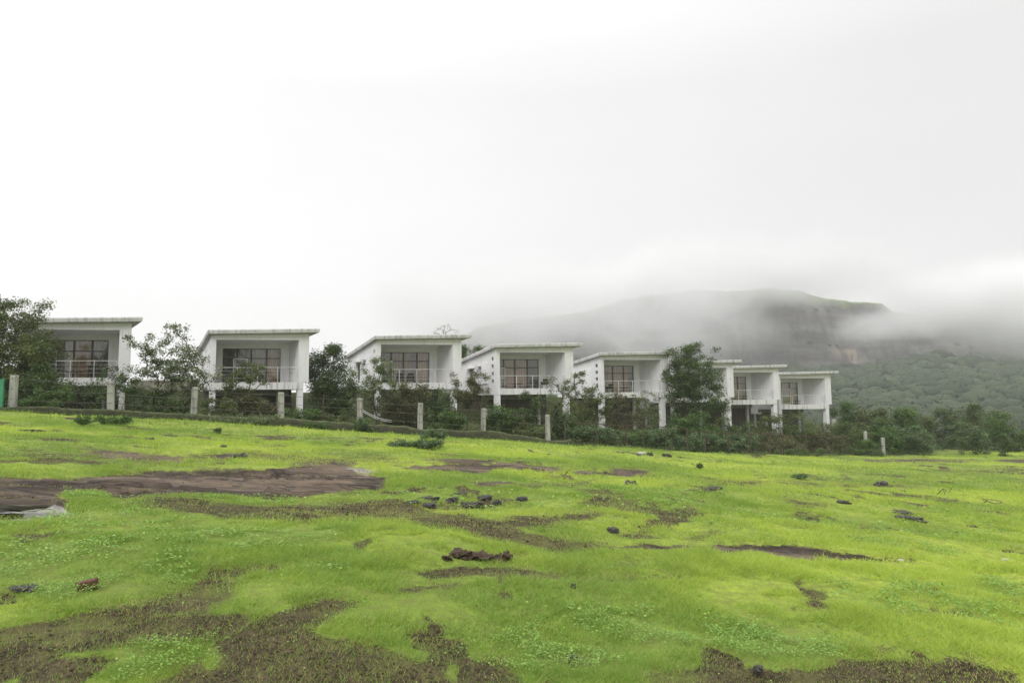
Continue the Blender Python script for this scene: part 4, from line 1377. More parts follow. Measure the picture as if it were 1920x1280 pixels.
def plant(name, base, x0, x1, zt, zb, depth, mat, label, cat, seed, clumps=60, leaves=70, leaf=0.11, crad=0.28,
          stems=1, trunk=None, r_tip=0.011, group=None, lobes=6, shell=0.55, parts=True, dome=False, tone=(0, 1), lmul=1.6):
    """a woody plant: crown filled between world x0..x1, z zb..zt, depth metres deep; limbs reach every clump of leaves"""
    rng = np.random.RandomState(seed)
    base = np.array(base, dtype=float)
    cx, cz = (x0 + x1) / 2 - base[0], (zt + zb) / 2 - base[2]
    hw, hh = (x1 - x0) / 2, (zt - zb) / 2
    L_ = []
    for k in range(lobes):
        if dome:
            a = (k + rng.rand() * 0.6) / lobes * 2 * PI
            c = np.array([math.cos(a) * 0.5 * hw, math.sin(a) * 0.5 * depth / 2, (rng.rand() - 0.55) * hh * 0.7])
            r = np.array([hw * (0.42 + 0.2 * rng.rand()), depth / 2 * 0.5, hh * (0.55 + 0.3 * rng.rand())])
        else:
            a = (k + rng.rand() * 0.8) / lobes * 2 * PI
            rr = 0.35 + 0.35 * rng.rand()
            zc = (rng.rand() * 1.5 - 0.75)
            sh = math.sqrt(max(0.15, 1 - zc * zc * 0.8))
            c = np.array([math.cos(a) * rr * hw * sh, math.sin(a) * rr * depth / 2 * sh, zc * hh * 0.72])
            s_ = 0.30 + 0.22 * rng.rand()
            r = np.array([hw * s_ * 1.15, depth / 2 * s_ * 1.15, hh * (s_ + 0.04)])
        L_.append((c, r))
    L_.append((np.array([0, 0, -0.1 * hh]), np.array([hw * 0.55, depth * 0.3, hh * 0.55])))
    if not dome:
        L_.append((np.array([(rng.rand() - .5) * hw * .6, 0, hh * 0.66]), np.array([hw * 0.28, depth * 0.16, hh * 0.34])))
    vol = np.array([np.prod(r) for c, r in L_]) ** 0.7
    vol /= vol.sum()
    C = []
    for k in rng.choice(len(L_), clumps, p=vol):
        c, r = L_[k]
        v = rng.normal(size=3); v /= np.linalg.norm(v)
        C.append(c + v * r * (shell + (1 - shell) * rng.rand()) * rng.choice([1, 1, 1, 0.6, 1.12]))
    C = np.array(C)
    for ax, half in ((0, hw), (2, hh)):
        lo, hi = np.percentile(C[:, ax], 3), np.percentile(C[:, ax], 97)
        C[:, ax] = (C[:, ax] - (lo + hi) / 2) * (2 * half * 0.93 / (hi - lo))
    C[:, 0] = np.clip(C[:, 0], -hw, hw) + cx
    C[:, 2] = np.clip(C[:, 2], -hh, hh) + cz
    C[:, 2] = np.maximum(C[:, 2], 0.12)
    # limbs
    low = max(zb - base[2], 0.12 * (zt - base[2]))
    nodes, par = [], []
    trx = 0 if trunk is None else trunk
    for s_ in range(stems):
        dx = (rng.rand() - .5) * (0.25 if stems > 1 else 0.05)
        nodes.append(np.array([dx, (rng.rand() - .5) * 0.2 * (stems > 1), -0.15])); par.append(-1 if s_ == 0 else 0)
        tgt = np.array([cx * 0.7 + (rng.rand() - .5) * hw * (1.3 if stems > 1 else .2), (rng.rand() - .5) * depth * 0.3, low + 0.35 * hh])
        for q in range(1, 5):
            u = q / 4
            p_ = nodes[-q * 0 - 1] * 0 + nodes[len(nodes) - q] * (1 - u) + tgt * u + rng.normal(size=3) * 0.05 * hh
            nodes.append(p_); par.append(len(nodes) - 2)
            
    order = np.argsort(np.linalg.norm(C - np.array([cx * .7, 0, low]), axis=1))
    owner = np.full(clumps, -1)
    for ci in order:
        c = C[ci]
        A = np.array(nodes)
        dv = c - A
        dist = np.linalg.norm(dv, axis=1) + np.maximum(0, -dv[:, 2]) * 1.5
        k = int(np.argmin(dist))
        n0 = A[k]
        prevk = k
        for u in (0.4, 0.75, 1.0):
            p_ = n0 + (c - n0) * u + rng.normal(size=3) * 0.06 * np.linalg.norm(c - n0) * (u < 1) + np.array([0, 0, 0.06 * np.linalg.norm(c - n0) * math.sin(PI * u)])
            nodes.append(p_); par.append(prevk); prevk = len(nodes) - 1
    nodes = np.array(nodes); par = np.array(par)
    cnt = np.zeros(len(nodes))
    cnt[:] = 0
    for k in range(len(nodes) - 1, -1, -1):
        cnt[k] += 0.35
        if par[k] >= 0: cnt[par[k]] += cnt[k]
    rad_ = r_tip * 0.62 * np.maximum(cnt, 0.5) ** 0.44
    edges = [(nodes[par[k]], nodes[k], min(rad_[par[k]], rad_[k] * 1.5), rad_[k]) for k in range(len(nodes)) if par[k] >= 0]
    tV, tF = frusta(edges)
    # leaves
    leaves = int(leaves * lmul)
    cc = np.repeat(C, leaves, 0)
    g = rng.normal(size=cc.shape) * crad * 0.62
    g[:, 2] *= 0.72
    ctone = np.repeat(rng.rand(clumps), leaves)
    P_ = cc + g
    P_[:, 2] = np.maximum(P_[:, 2], 0.03)
    tn = tone[0] + (tone[1] - tone[0]) * np.clip(0.55 * ctone + 0.45 * rng.rand(len(P_)), 0, 1)
    tn = np.minimum(tn, 0.92)
    tn = np.where(rng.rand(len(P_)) < 0.04, 1.0, tn)
    lV, lT = leaf_quads(P_, leaf * 1.12, seed + 1, 0.15, 1.7, tn)
    root = empty(name, base, label, cat, group)
    mesh_np('trunk' if cat == 'tree' else 'stem', tV, tF, M['bark'], None, True, root)
    if leaves > 0:
        mesh_np('crown' if cat == 'tree' else 'foliage', lV, np.arange(len(lV)).reshape(-1, 4), M[mat], {'tone': lT}, False, root)
    return root

def plant_px(name, px0, px1, yt, yb, Y, mat, label, cat, seed, trunk_px=None, thick=None, ground=None, **kw):
    a = at_depth(px0, yb, Y); b_ = at_depth(px1, yt, Y)
    tx = (a[0] + b_[0]) / 2 if trunk_px is None else at_depth(trunk_px, yb, Y)[0]
    gz = float(ground_z(tx, Y)) if ground is None else ground
    zb = max(a[2], gz + 0.05)
    if kw.pop('skirt', False): zb = gz + 0.05
    return plant(name, (tx, Y, gz), a[0], b_[0], b_[2], zb, thick or (b_[0] - a[0]) * 0.85, mat, label, cat, seed, **kw)

TREES = [
 # name, px0, px1, ytop, ybottom, Y, leaf, label, seed, extra
 ('feathery_tree', -75, 100, 568, 742, 37.5, 'leaf_olive', 'large dark feathery tree overhanging the farthest left cottage', 1, dict(trunk_px=-8, clumps=250, leaves=95, leaf=.10, crad=.32, lobes=12, shell=.3, r_tip=.013)),
 ('small_tree', 238, 372, 612, 742, 41.5, 'leaf_pale', 'airy tree with several leaning stems in the gap between the two leftmost cottages', 2, dict(trunk_px=288, clumps=110, leaves=46, leaf=.11, crad=.26, lobes=8, stems=4, r_tip=.016)),
 ('small_tree', 335, 412, 652, 742, 41.0, 'leaf_pale', 'thin slanting airy tree at the left corner of the second cottage', 3, dict(trunk_px=318, clumps=56, leaves=36, leaf=.10, crad=.24, stems=2, r_tip=.015)),
 ('small_tree', 426, 500, 682, 752, 43.5, 'leaf_olive', 'small rounded tree growing in front of the balcony with the open door', 4, dict(trunk_px=458, clumps=48, leaves=52, leaf=.10, crad=.22, r_tip=.016)),
 ('dense_tree', 577, 664, 652, 778, 50.5, 'leaf_dark', 'dense dark green tree filling the gap right of the second cottage', 5, dict(trunk_px=622, clumps=190, leaves=110, leaf=.11, crad=.40, lobes=8, shell=.25)),
 ('small_tree', 655, 745, 674, 770, 44.5, 'leaf_pale', 'airy pale leaved tree covering the left corner of the cottage above the twin pipes', 6, dict(trunk_px=712, clumps=90, leaves=50, leaf=.095, crad=.22, stems=2, r_tip=.013)),
 ('twiggy_tree', 812, 864, 610, 655, 66.0, 'leaf_pale', 'nearly bare twiggy treetop showing above the roof of the third cottage from the left', 7, dict(clumps=46, leaves=8, leaf=.10, crad=.20, stems=2, r_tip=.018, ground=3.0)),
 ('round_tree', 860, 900, 650, 700, 68.0, 'leaf_green', 'green treetop peeping between the third and fourth cottages', 8, dict(clumps=50, leaves=60, leaf=.14, crad=.35, ground=1.9)),
 ('small_tree', 846, 914, 700, 775, 48.6, 'leaf_brown', 'small brownish green tree on a single thin trunk left of the cottage with four vents', 9, dict(trunk_px=872, clumps=85, leaves=60, leaf=.09, crad=.24, r_tip=.011)),
 ('small_tree', 1012, 1066, 706, 800, 49.5, 'leaf_dark', 'bare branching dark tree below the right side of the balcony with four vents', 10, dict(trunk_px=1030, clumps=52, leaves=16, leaf=.09, crad=.20, stems=2, r_tip=.020)),
 ('small_tree', 1058, 1140, 700, 792, 52.0, 'leaf_olive', 'open branched tree between the cottage with four vents and its right neighbour', 11, dict(trunk_px=1092, clumps=110, leaves=46, leaf=.10, crad=.24, stems=2, r_tip=.015)),
 ('small_tree', 1130, 1196, 738, 806, 54.5, 'leaf_brown', 'sparse brown twiggy tree hiding an air conditioner', 12, dict(trunk_px=1150, clumps=70, leaves=40, leaf=.095, crad=.24, stems=2, r_tip=.014)),
 ('small_tree', 1188, 1234, 735, 800, 57.0, 'leaf_pale', 'slender pale airy tree left of the tall right column beside the big dark tree', 13, dict(clumps=46, leaves=34, leaf=.10, crad=.22, stems=2, r_tip=.014)),
 ('dark_tree', 1252, 1352, 648, 806, 63.0, 'leaf_dark', 'big dark tree standing between the fifth and sixth cottages', 14, dict(trunk_px=1300, clumps=230, leaves=92, leaf=.125, crad=.38, lobes=11, r_tip=.016, shell=.35)),
]
for (nm, a, b_, yt, yb, Y, mt, lab, sd, kw) in TREES:
    plant_px(nm, a, b_, yt, yb, Y, mt, lab, 'tree', sd, **kw)

BUSHES = [
 ('dark_bush', -40, 118, 690, 770, 36.5, 'leaf_dark', 'broad dark bush under the large feathery tree', 30, dict(clumps=120, leaves=80, crad=.32, group=None)),
 ('leafy_bush', 35, 130, 732, 772, 34.6, 'leaf_green', 'low green bush right of the first concrete post', 31, dict(clumps=60, leaves=60, crad=.2, leaf=.08)),
 ('dark_bush', 160, 262, 690, 770, 38.2, 'leaf_dark', 'dark twiggy bush behind the second concrete post', 32, dict(clumps=85, leaves=60, crad=.25, stems=4, leaf=.09)),
 ('dark_bush', 262, 352, 735, 776, 41.0, 'leaf_dark', 'low dark bush at the foot of the airy tree between the two leftmost cottages', 33, dict(clumps=50, leaves=60, crad=.25)),
 ('leafy_bush', 385, 440, 748, 784, 40.6, 'leaf_olive', 'low olive bush right of the third concrete post', 34, dict(clumps=40, leaves=60, crad=.2, leaf=.08)),
 ('dark_bush', 430, 520, 744, 790, 43.2, 'leaf_brown', 'brown undergrowth bush below the balcony with the open door', 35, dict(clumps=70, leaves=60, crad=.25)),
 ('leafy_bush', 536, 598, 768, 796, 43.0, 'leaf_green', 'bright green bush right of the fourth concrete post', 36, dict(clumps=40, leaves=70, crad=.22, leaf=.09)),
 ('leafy_bush', 596, 664, 772, 800, 43.5, 'leaf_olive', 'low olive bush below the dense dark tree', 37, dict(clumps=40, leaves=60, crad=.22, leaf=.09)),
 ('brown_bush', 712, 800, 722, 798, 46.5, 'leaf_brown', 'brown green thicket bush under the balcony above the twin pipes', 38, dict(clumps=110, leaves=70, crad=.30)),
 ('brown_bush', 790, 846, 732, 796, 48.0, 'leaf_dark', 'dark bush behind the sixth concrete post', 39, dict(clumps=70, leaves=60, crad=.28)),
 ('leafy_bush', 808, 870, 772, 812, 45.2, 'leaf_green', 'green bush between the sixth and seventh concrete posts', 40, dict(clumps=60, leaves=60, crad=.24, leaf=.1)),
 ('leafy_bush', 900, 965, 762, 816, 49.0, 'leaf_green', 'green bush right of the seventh concrete post', 41, dict(clumps=80, leaves=70, crad=.28, leaf=.1)),
 ('brown_bush', 968, 1012, 738, 800, 52.0, 'leaf_dark', 'dark upright bush beside the round fan of an air conditioner', 42, dict(clumps=60, leaves=60, crad=.26)),
 ('leafy_bush', 945, 1026, 782, 830, 49.2, 'leaf_olive', 'broad low bush left of the eighth concrete post', 43, dict(clumps=80, leaves=70, crad=.26, leaf=.1)),
 ('dark_bush', 1032, 1076, 768, 832, 50.2, 'leaf_dark', 'dark bush right of the eighth concrete post', 44, dict(clumps=70, leaves=60, crad=.26)),
 ('grey_green_bush', 1062, 1128, 800, 848, 49.6, 'leaf_greygreen', 'grey green rounded bush first from the left in the row along the field edge', 45, dict(clumps=80, leaves=80, crad=.24, leaf=.11, dome=True, group='grey green bushes along the field edge')),
 ('grey_green_bush', 1112, 1172, 806, 852, 50.4, 'leaf_greygreen', 'grey green rounded bush second from the left in the row along the field edge', 46, dict(clumps=70, leaves=80, crad=.24, leaf=.11, dome=True, group='grey green bushes along the field edge')),
 ('grey_green_bush', 1150, 1214, 814, 853, 50.8, 'leaf_green', 'dark green low bush in the middle of the row along the field edge', 47, dict(clumps=60, leaves=80, crad=.24, leaf=.11, dome=True, group='grey green bushes along the field edge')),
 ('grey_green_bush', 1192, 1262, 806, 854, 51.6, 'leaf_greygreen', 'tallest grey green bush, below the tall right column beside the big dark tree', 48, dict(clumps=90, leaves=80, crad=.24, leaf=.11, dome=True, group='grey green bushes along the field edge')),
 ('grey_green_bush', 1256, 1312, 818, 854, 52.8, 'leaf_greygreen', 'low grey green bush right of the tallest one along the field edge', 49, dict(clumps=60, leaves=70, crad=.22, leaf=.11, dome=True, group='grey green bushes along the field edge')),
 ('grey_green_bush', 1304, 1366, 814, 852, 54.6, 'leaf_greygreen', 'grey green rounded bush second from the right in the row along the field edge', 50, dict(clumps=70, leaves=80, crad=.22, leaf=.11, dome=True, group='grey green bushes along the field edge')),
 ('grey_green_bush', 1358, 1416, 818, 853, 56.0, 'leaf_greygreen', 'grey green rounded bush last on the right in the row along the field edge', 51, dict(clumps=70, leaves=80, crad=.22, leaf=.11, dome=True, group='grey green bushes along the field edge')),
 ('leafy_bush', 1258, 1345, 776, 822, 59.0, 'leaf_green', 'green bush at the foot of the big dark tree', 52, dict(clumps=80, leaves=70, crad=.3, leaf=.12)),
 ('acacia_shrub', 1340, 1404, 786, 840, 60.5, 'leaf_acacia', 'spreading thorny shrub under the sixth cottage', 53, dict(clumps=90, leaves=60, crad=.3, leaf=.11, stems=3)),
 ('acacia_shrub', 1400, 1456, 784, 846, 62.0, 'leaf_acacia', 'spreading thorny shrub under the second cottage from the right', 54, dict(clumps=90, leaves=60, crad=.3, leaf=.11, stems=3)),
 ('acacia_shrub', 1456, 1544, 778, 850, 61.5, 'leaf_acacia', 'largest spreading thorny shrub, in front of the farthest right cottage', 55, dict(clumps=130, leaves=60, crad=.32, leaf=.11, stems=4)),
 ('brown_bush', 1396, 1500, 810, 852, 58.5, 'leaf_brown', 'brown red undergrowth bush behind the metal fence', 56, dict(clumps=90, leaves=60, crad=.3, leaf=.10)),
 ('brown_bush', 1494, 1580, 812, 854, 60.0, 'leaf_brown', 'brown undergrowth bush right of the largest thorny shrub', 57, dict(clumps=90, leaves=60, crad=.3, leaf=.10)),
 ('acacia_shrub', 1552, 1625, 794, 848, 64.0, 'leaf_acacia', 'spreading thorny shrub just right of the farthest right cottage', 58, dict(clumps=100, leaves=60, crad=.3, leaf=.12, stems=3)),
 ('leafy_bush', 1612, 1650, 826, 850, 60.2, 'leaf_green', 'small green bush at the foot of the broken mossy post', 59, dict(clumps=36, leaves=60, crad=.2, leaf=.1, dome=True)),
 ('thicket_tree', 1566, 1618, 757, 822, 80.0, 'leaf_green', 'dark green treetop touching the right wall of the farthest right cottage', 60, dict(clumps=90, leaves=70, crad=.42, leaf=.16)),
 ('thicket_tree', 1600, 1668, 769, 828, 78.0, 'leaf_olive', 'olive bush tree second from the left in the right thicket', 61, dict(clumps=90, leaves=70, crad=.42, leaf=.16)),
 ('thicket_tree', 1640, 1708, 769, 836, 74.0, 'leaf_green', 'fresh green bush tree left of the middle of the right thicket', 62, dict(clumps=90, leaves=70, crad=.42, leaf=.16)),
 ('thicket_tree', 1690, 1744, 771, 834, 76.0, 'leaf_olive', 'olive bush tree just left of the gap in the right thicket', 63, dict(clumps=90, leaves=70, crad=.4, leaf=.16)),
 ('leafy_bush', 1684, 1742, 800, 836, 70.0, 'leaf_greygreen', 'grey green bush in front of the right thicket, left of the gap', 64, dict(clumps=60, leaves=70, crad=.3, leaf=.14, dome=True)),
 ('leafy_bush', 1636, 1688, 800, 840, 69.0, 'leaf_green', 'round green bush in front of the right thicket, behind the last post', 65, dict(clumps=60, leaves=70, crad=.3, leaf=.14, dome=True)),
 ('thicket_tree', 1748, 1812, 769, 818, 84.0, 'leaf_dark', 'dark bush tree just right of the gap in the right thicket', 66, dict(clumps=90, leaves=70, crad=.42, leaf=.17)),
 ('thicket_tree', 1800, 1884, 761, 826, 80.0, 'leaf_acacia', 'tallest flat topped bush tree of the right thicket', 67, dict(clumps=120, leaves=70, crad=.44, leaf=.17)),
 ('leafy_bush', 1790, 1852, 794, 832, 72.0, 'leaf_greygreen', 'grey green rounded bush in front of the tallest bush tree', 68, dict(clumps=60, leaves=80, crad=.3, leaf=.14, dome=True)),
 ('thicket_tree', 1858, 1935, 777, 836, 76.0, 'leaf_green', 'green bush tree cut by the right edge of the photo', 69, dict(clumps=100, leaves=70, crad=.42, leaf=.16)),
 ('leafy_bush', 1876, 1902, 815, 842, 68.0, 'leaf_dark', 'small dark bush standing forward at the right edge of the field', 70, dict(clumps=30, leaves=60, crad=.22, leaf=.12)),
]
for (nm, a, b_, yt, yb, Y, mt, lab, sd, kw) in BUSHES:
    kw = dict(kw)
    kw.setdefault('stems', 3)
    kw.setdefault('shell', .4)
    kw['skirt'] = True
    plant_px(nm, a, b_, yt, yb, Y, mt, lab, 'tree' if nm == 'thicket_tree' else 'bush', sd, **kw)

# weeds standing in the field and against the wall
WEEDS = [
 (732, 826, 826, 841, 'leaf_greygreen', 'long low leafy weed patch lying in the grass below the sixth concrete post', 80, dict(clumps=90, leaves=50, leaf=.06, crad=.11, lobes=9)),
 (668, 694, 786, 809, 'leaf_greygreen', 'leafy weed against the wall at the foot of the fifth concrete post', 81, dict(clumps=26, leaves=60, leaf=.08, crad=.13)),
 (792, 832, 808, 825, 'leaf_greygreen', 'leafy weed in front of the sixth concrete post', 82, dict(clumps=26, leaves=60, leaf=.08, crad=.13)),
 (142, 168, 782, 798, 'leaf_green', 'dark round tuft in the grass below the second concrete post', 83, dict(clumps=18, leaves=70, leaf=.05, crad=.11)),
 (186, 246, 782, 797, 'leaf_green', 'low leafy weeds right of the dark round tuft', 84, dict(clumps=30, leaves=60, leaf=.06, crad=.13)),
 (403, 412, 803, 815, 'leaf_dark', 'tiny dark plant alone in the upper field below the balcony with the open door', 85, dict(clumps=8, leaves=40, leaf=.05, crad=.08)),
 (1309, 1316, 870, 880, 'leaf_dark', 'tiny upright dark seedling right of the bushes in the far grass', 86, dict(clumps=8, leaves=30, leaf=.06, crad=.07)),
 (1490, 1510, 891, 899, 'leaf_greygreen', 'small grey tuft in the middle right of the field', 87, dict(clumps=12, leaves=50, leaf=.06, crad=.09)),
 (1560, 1640, 838, 852, 'leaf_dark', 'dark low weeds at the foot of the metal fence right end', 89, dict(clumps=30, leaves=60, leaf=.08, crad=.16)),
 (1440, 1540, 840, 854, 'leaf_dark', 'dark low weeds at the foot of the metal fence middle', 90, dict(clumps=34, leaves=60, leaf=.08, crad=.16)),
 (560, 612, 792, 803, 'leaf_green', 'leafy weeds at the wall foot left of the fifth concrete post', 92, dict(clumps=24, leaves=50, leaf=.06, crad=.12)),
 (395, 520, 778, 792, 'leaf_pale', 'pale leafy weeds spilling over the wall below the balcony with the open door', 93, dict(clumps=60, leaves=50, leaf=.07, crad=.16)),
]
for (a, b_, yt, yb, mt, lab, sd, kw) in WEEDS:
    P = hit((a + b_) / 2, yb)
    Y = min(P[1], float(fence_y(P[0])) - 0.5)
    plant_px('weed', a, b_, yt, yb, Y, mt, lab, 'weed', sd, stems=4, dome=True, r_tip=.005, shell=.3, **kw)

def undergrowth(name, seed, n, mat, label, size, hmax, leaf, xr=(-32, 44), off=0.4, dens_seed=3, span=1.0):
    rng = np.random.RandomState(seed)
    X = xr[0] + rng.rand(n) * (xr[1] - xr[0])
    s = rng.rand(n) * span
    by = np.interp(X, BX, BY)
    fy = fence_y(X)
    Y = fy + off + s * (by - fy + 2.5)
    dn = fbm(X / 3, Y / 3, 3, 100 + dens_seed)
    keep = rng.rand(n) < smooth(0.35, 0.6, dn)
    X, Y = X[keep], Y[keep]
    n = len(X)
    h = hmax * (0.25 + rng.rand(n) ** 1.5)
    per = 42
    g = rng.normal(size=(n, per, 3)) * np.stack([size * (0.6 + h / hmax), size * (0.6 + h / hmax), h * 0.45], -1)[:, None]
    P_ = np.stack([X, Y, ground_z(X, Y)], -1)[:, None] + g
    P_[..., 2] = np.maximum(P_[..., 2], (ground_z(X, Y) + 0.03)[:, None])
    P_ = P_.reshape(-1, 3)
    tn = np.clip(np.repeat(rng.rand(n), per) * .6 + rng.rand(n * per) * .4, 0, 1)
    v, tt = leaf_quads(P_, leaf, seed + 7, 0.2, 1.7, tn)
    o = mesh_np(name, v, np.arange(len(v)).reshape(-1, 4), M[mat], {'tone': tt})
    tag(o, label, kind='stuff')
undergrowth('undergrowth', 400, 1100, 'leaf_green', 'tangled green undergrowth on the bank below the cottages', .30, .8, .11)
undergrowth('brushwood', 410, 900, 'leaf_brown', 'brown dry brush mixed into the bank below the cottages', .28, .7, .10, dens_seed=9)
undergrowth('wall_weeds', 420, 1000, 'leaf_green', 'small weeds and grass along the top and foot of the mossy wall', .16, .16, .06, xr=(-30, 5), off=-0.7, dens_seed=5, span=0.12)
undergrowth('edge_weeds', 431, 1100, 'leaf_olive', 'rank weeds hanging over the mossy wall and the field edge', .22, .34, .07, xr=(-30, 34), off=-0.9, dens_seed=14, span=0.10)
undergrowth('scrub', 441, 1500, 'leaf_green', 'continuous low scrub filling in beneath the right hand thicket', .5, 1.7, .16, xr=(37, 75), off=4.5, dens_seed=21, span=0.9)

# ------------------------------------------------------------------ stones, clods, branches in the field
def lump_mesh(name, rx, ry, rz, seed, mat, rough=0.25, sub=4, cuts=0.0):
    import bmesh
    bm = bmesh.new()
    bmesh.ops.create_icosphere(bm, subdivisions=sub, radius=1.0)
    co = np.array([v.co for v in bm.verts])
    n1 = fbm(co[:, 0] * 1.6 + seed, co[:, 1] * 1.6 + co[:, 2] * 2.1, 3, seed % 50 + 120) - 0.5
    n2 = fbm(co[:, 0] * 5 + seed, co[:, 1] * 5 + co[:, 2] * 4.1, 3, seed % 50 + 150) - 0.5
    n3 = fbm(co[:, 0] * 11 + seed, co[:, 1] * 11 + co[:, 2] * 9.1, 2, seed % 50 + 170) - 0.5
    s = 1 + rough * 2 * n1 + rough * n2 + rough * 0.8 * n3
    co[:, 2] = np.minimum(co[:, 2], 0.62 + 0.25 * n2)
    co = co * s[:, None] * np.array([rx, ry, rz])
    for v, c in zip(bm.verts, co): v.co = c
    me = bpy.data.meshes.new(name)
    bm.to_mesh(me); bm.free()
    me.materials.append(mat)
    return me
def stone(px, py, wpx, hpx, label, seed, mat='lava_rock', name='stone', cat='stone', rough=0.3, group=None, sink=0.35, ry=None):
    P = hit(px, py)
    k = P[1] / F_PX
    rx = wpx * k / 2
    rz = hpx * k * (0.5 + sink * 0.5)
    if mat == 'lava_rock' and hpx < 11: rx *= 1.15; rz = hpx * k
    me = lump_mesh(name, rx, (ry or rx * 0.8), rz, seed, M[mat], rough)
    o = bpy.data.objects.new(name, me)
    link(o, None, (P[0], P[1], P[2] + hpx * k - rz * 0.98))
    o.rotation_euler = (0, 0, seed * 1.3)
    return tag(o, label, cat, group)
ST = [
 (1182, 909, 18, 10, 'dark boulder standing alone in the middle of the field'),
 (1652, 908, 22, 6, 'flat grey stone in the right part of the field'),
 (1075, 1101, 10, 8, 'small black stone in the near grass right of the brown clods'),
 (884, 948, 34, 9, 'long dark stone lying lowest in the cluster of lava stones'),
 (908, 935, 30, 8, 'flat dark stone upper right in the cluster of lava stones'),
 (931, 943, 14, 7, 'small dark stone at the right end of the cluster of lava stones'),
 (848, 939, 22, 8, 'dark stone in the centre of the cluster of lava stones'),
 (803, 936, 34, 6, 'flat mossy stone at the left of the cluster of lava stones'),
 (862, 928, 26, 5, 'thin dark stone at the top of the cluster of lava stones'),
 (806, 948, 24, 6, 'mossy stone lower left in the cluster of lava stones'),
 (776, 942, 20, 5, 'smallest stone at the far left of the cluster of lava stones'),
 (978, 937, 22, 7, 'dark stone apart to the right of the lava stone cluster'),
 (1705, 974, 40, 8, 'black stone, lower one of the pair in the right field'),
 (1695, 962, 36, 5, 'black flat stone, upper one of the pair in the right field'),
 (1342, 916, 26, 4, 'flat dark stone in the grass in the right centre of the field'),
 (1496, 897, 9, 8, 'small upright dark stone beside the grey tuft'),
 (1218, 853, 12, 6, 'brown stone at the field edge below the grey green bushes'),
 (1250, 856, 12, 7, 'dark stone at the field edge below the grey green bushes'),
 (1028, 854, 9, 5, 'small dark stone in the grass below the eighth concrete post'),
 (418, 838, 10, 5, 'dark stone in the upper left grass'),
 (448, 857, 22, 8, 'dark earth coloured stone at the right end of the upper left bare strip'),
 (280, 824, 18, 5, 'flat dark stone in the upper left grass above the bare strip'),
 (52, 808, 36, 4, 'long flat grey stone in the upper left grass'),
 (1150, 996, 22, 8, 'brown dark stone half sunk right of centre'),
 (45, 1105, 38, 8, 'dark sunken stone at the left edge of the near grass'),
 (1421, 1258, 20, 12, 'dark little stone in the bottom right foreground'),
 (1072, 1232, 22, 6, 'black stone half buried in the clover in the foreground'),
 (1580, 943, 22, 6, 'reddish flat stone in the right part of the field'),
]
for i, (px, py, w, h, lab) in enumerate(ST):
    stone(px, py, w, h, lab, 500 + i, rough=0.55)
stone(1203, 851, 16, 5, 'pale stone at the field edge below the grey green bushes', 601, 'white_stone')
stone(1690, 1051, 10, 4, 'pale pebble at the right end of the long bare strip', 602, 'white_stone')
stone(818, 836, 12, 4, 'pale stone at the right end of the long leafy weed patch', 603, 'white_stone')
stone(1885, 1050, 12, 4, 'pale stone in the grass near the right edge', 604, 'white_stone')
# clods of dug earth in the centre foreground
for i, (px, py, w, h, lab) in enumerate([
 (866, 1047, 46, 16, 'reddish brown earth clod, left and largest of the row in the centre'),
 (902, 1049, 44, 12, 'reddish brown earth clod, middle of the row in the centre'),
 (946, 1053, 28, 17, 'loose brown earth clod, right end of the row in the centre'),
 (838, 1049, 18, 8, 'small dark earth clod at the left end of the row in the centre')]):
    stone(px, py, w, h, lab, 620 + i, 'clod_soil', 'earth_clod', 'clod', 1.0, 'row of earth clods')
# a broken red brick, lying tilted
P = hit(166, 1103)
k = P[1] / F_PX
bk = MB()
bk.hexa([(-.075, -.045, -.01), (.07, -.05, -.01), (.066, .045, -.005), (-.07, .05, -.008), (-.072, -.045, .06), (.06, -.044, .066), (.064, .04, .062), (-.055, .046, .052)])
o = bk.build('brick', M['red_brick'], None, (P[0], P[1], P[2] + 0.01))
o.rotation_euler = (0.08, -0.10, 0.25)
bv = o.modifiers.new('bevel', 'BEVEL'); bv.width = 0.008; bv.segments = 2
tag(o, 'broken reddish brick lying in the near grass on the left', 'brick')
stone(150, 1096, 16, 9, 'dark red brick fragment just behind the broken brick', 640, 'red_brick', 'brick_fragment', 'brick')

def branch(pts_px, label, seed, h=1.0):
    """a dead branch: pts in px, all at the distance of its first point"""
    P = hit(*pts_px[0][0])
    Y = P[1]
    m_ = MB()
    for li, line in enumerate(pts_px):
        pts = []
        for q, (x, y) in enumerate(line):
            w = at_depth(x, y, Y + 0.12 * q * (1 if li % 2 else -1))
            pts.append((w[0] - P[0], w[1] - P[1], w[2] - P[2]))
        m_.tube(pts, 0.016 if li == 0 else 0.010, 5, 0.005)
    tag(m_.build('dead_branch', M['twig'], None, tuple(P)), label, 'branch')
branch([[(1757, 927), (1763, 921), (1768, 916), (1773, 918), (1779, 923), (1788, 910)], [(1779, 923), (1783, 917), (1781, 912)], [(1763, 921), (1758, 915)], [(1768, 916), (1771, 926)], [(1773, 918), (1770, 928)]],
       'dead forked branch sticking up from the grass on the right', 1)
branch([[(1843, 943), (1850, 939), (1858, 941), (1866, 944), (1875, 942), (1886, 944)], [(1858, 941), (1862, 947)], [(1850, 939), (1842, 936)], [(1875, 942), (1880, 938)]],
       'dead branch lying flat in the grass at the right edge', 2)
branch([[(1060, 890), (1063, 884), (1070, 878)], [(1063, 884), (1066, 888)]], 'thin dead twig standing at the end of the dark rock strip', 3)

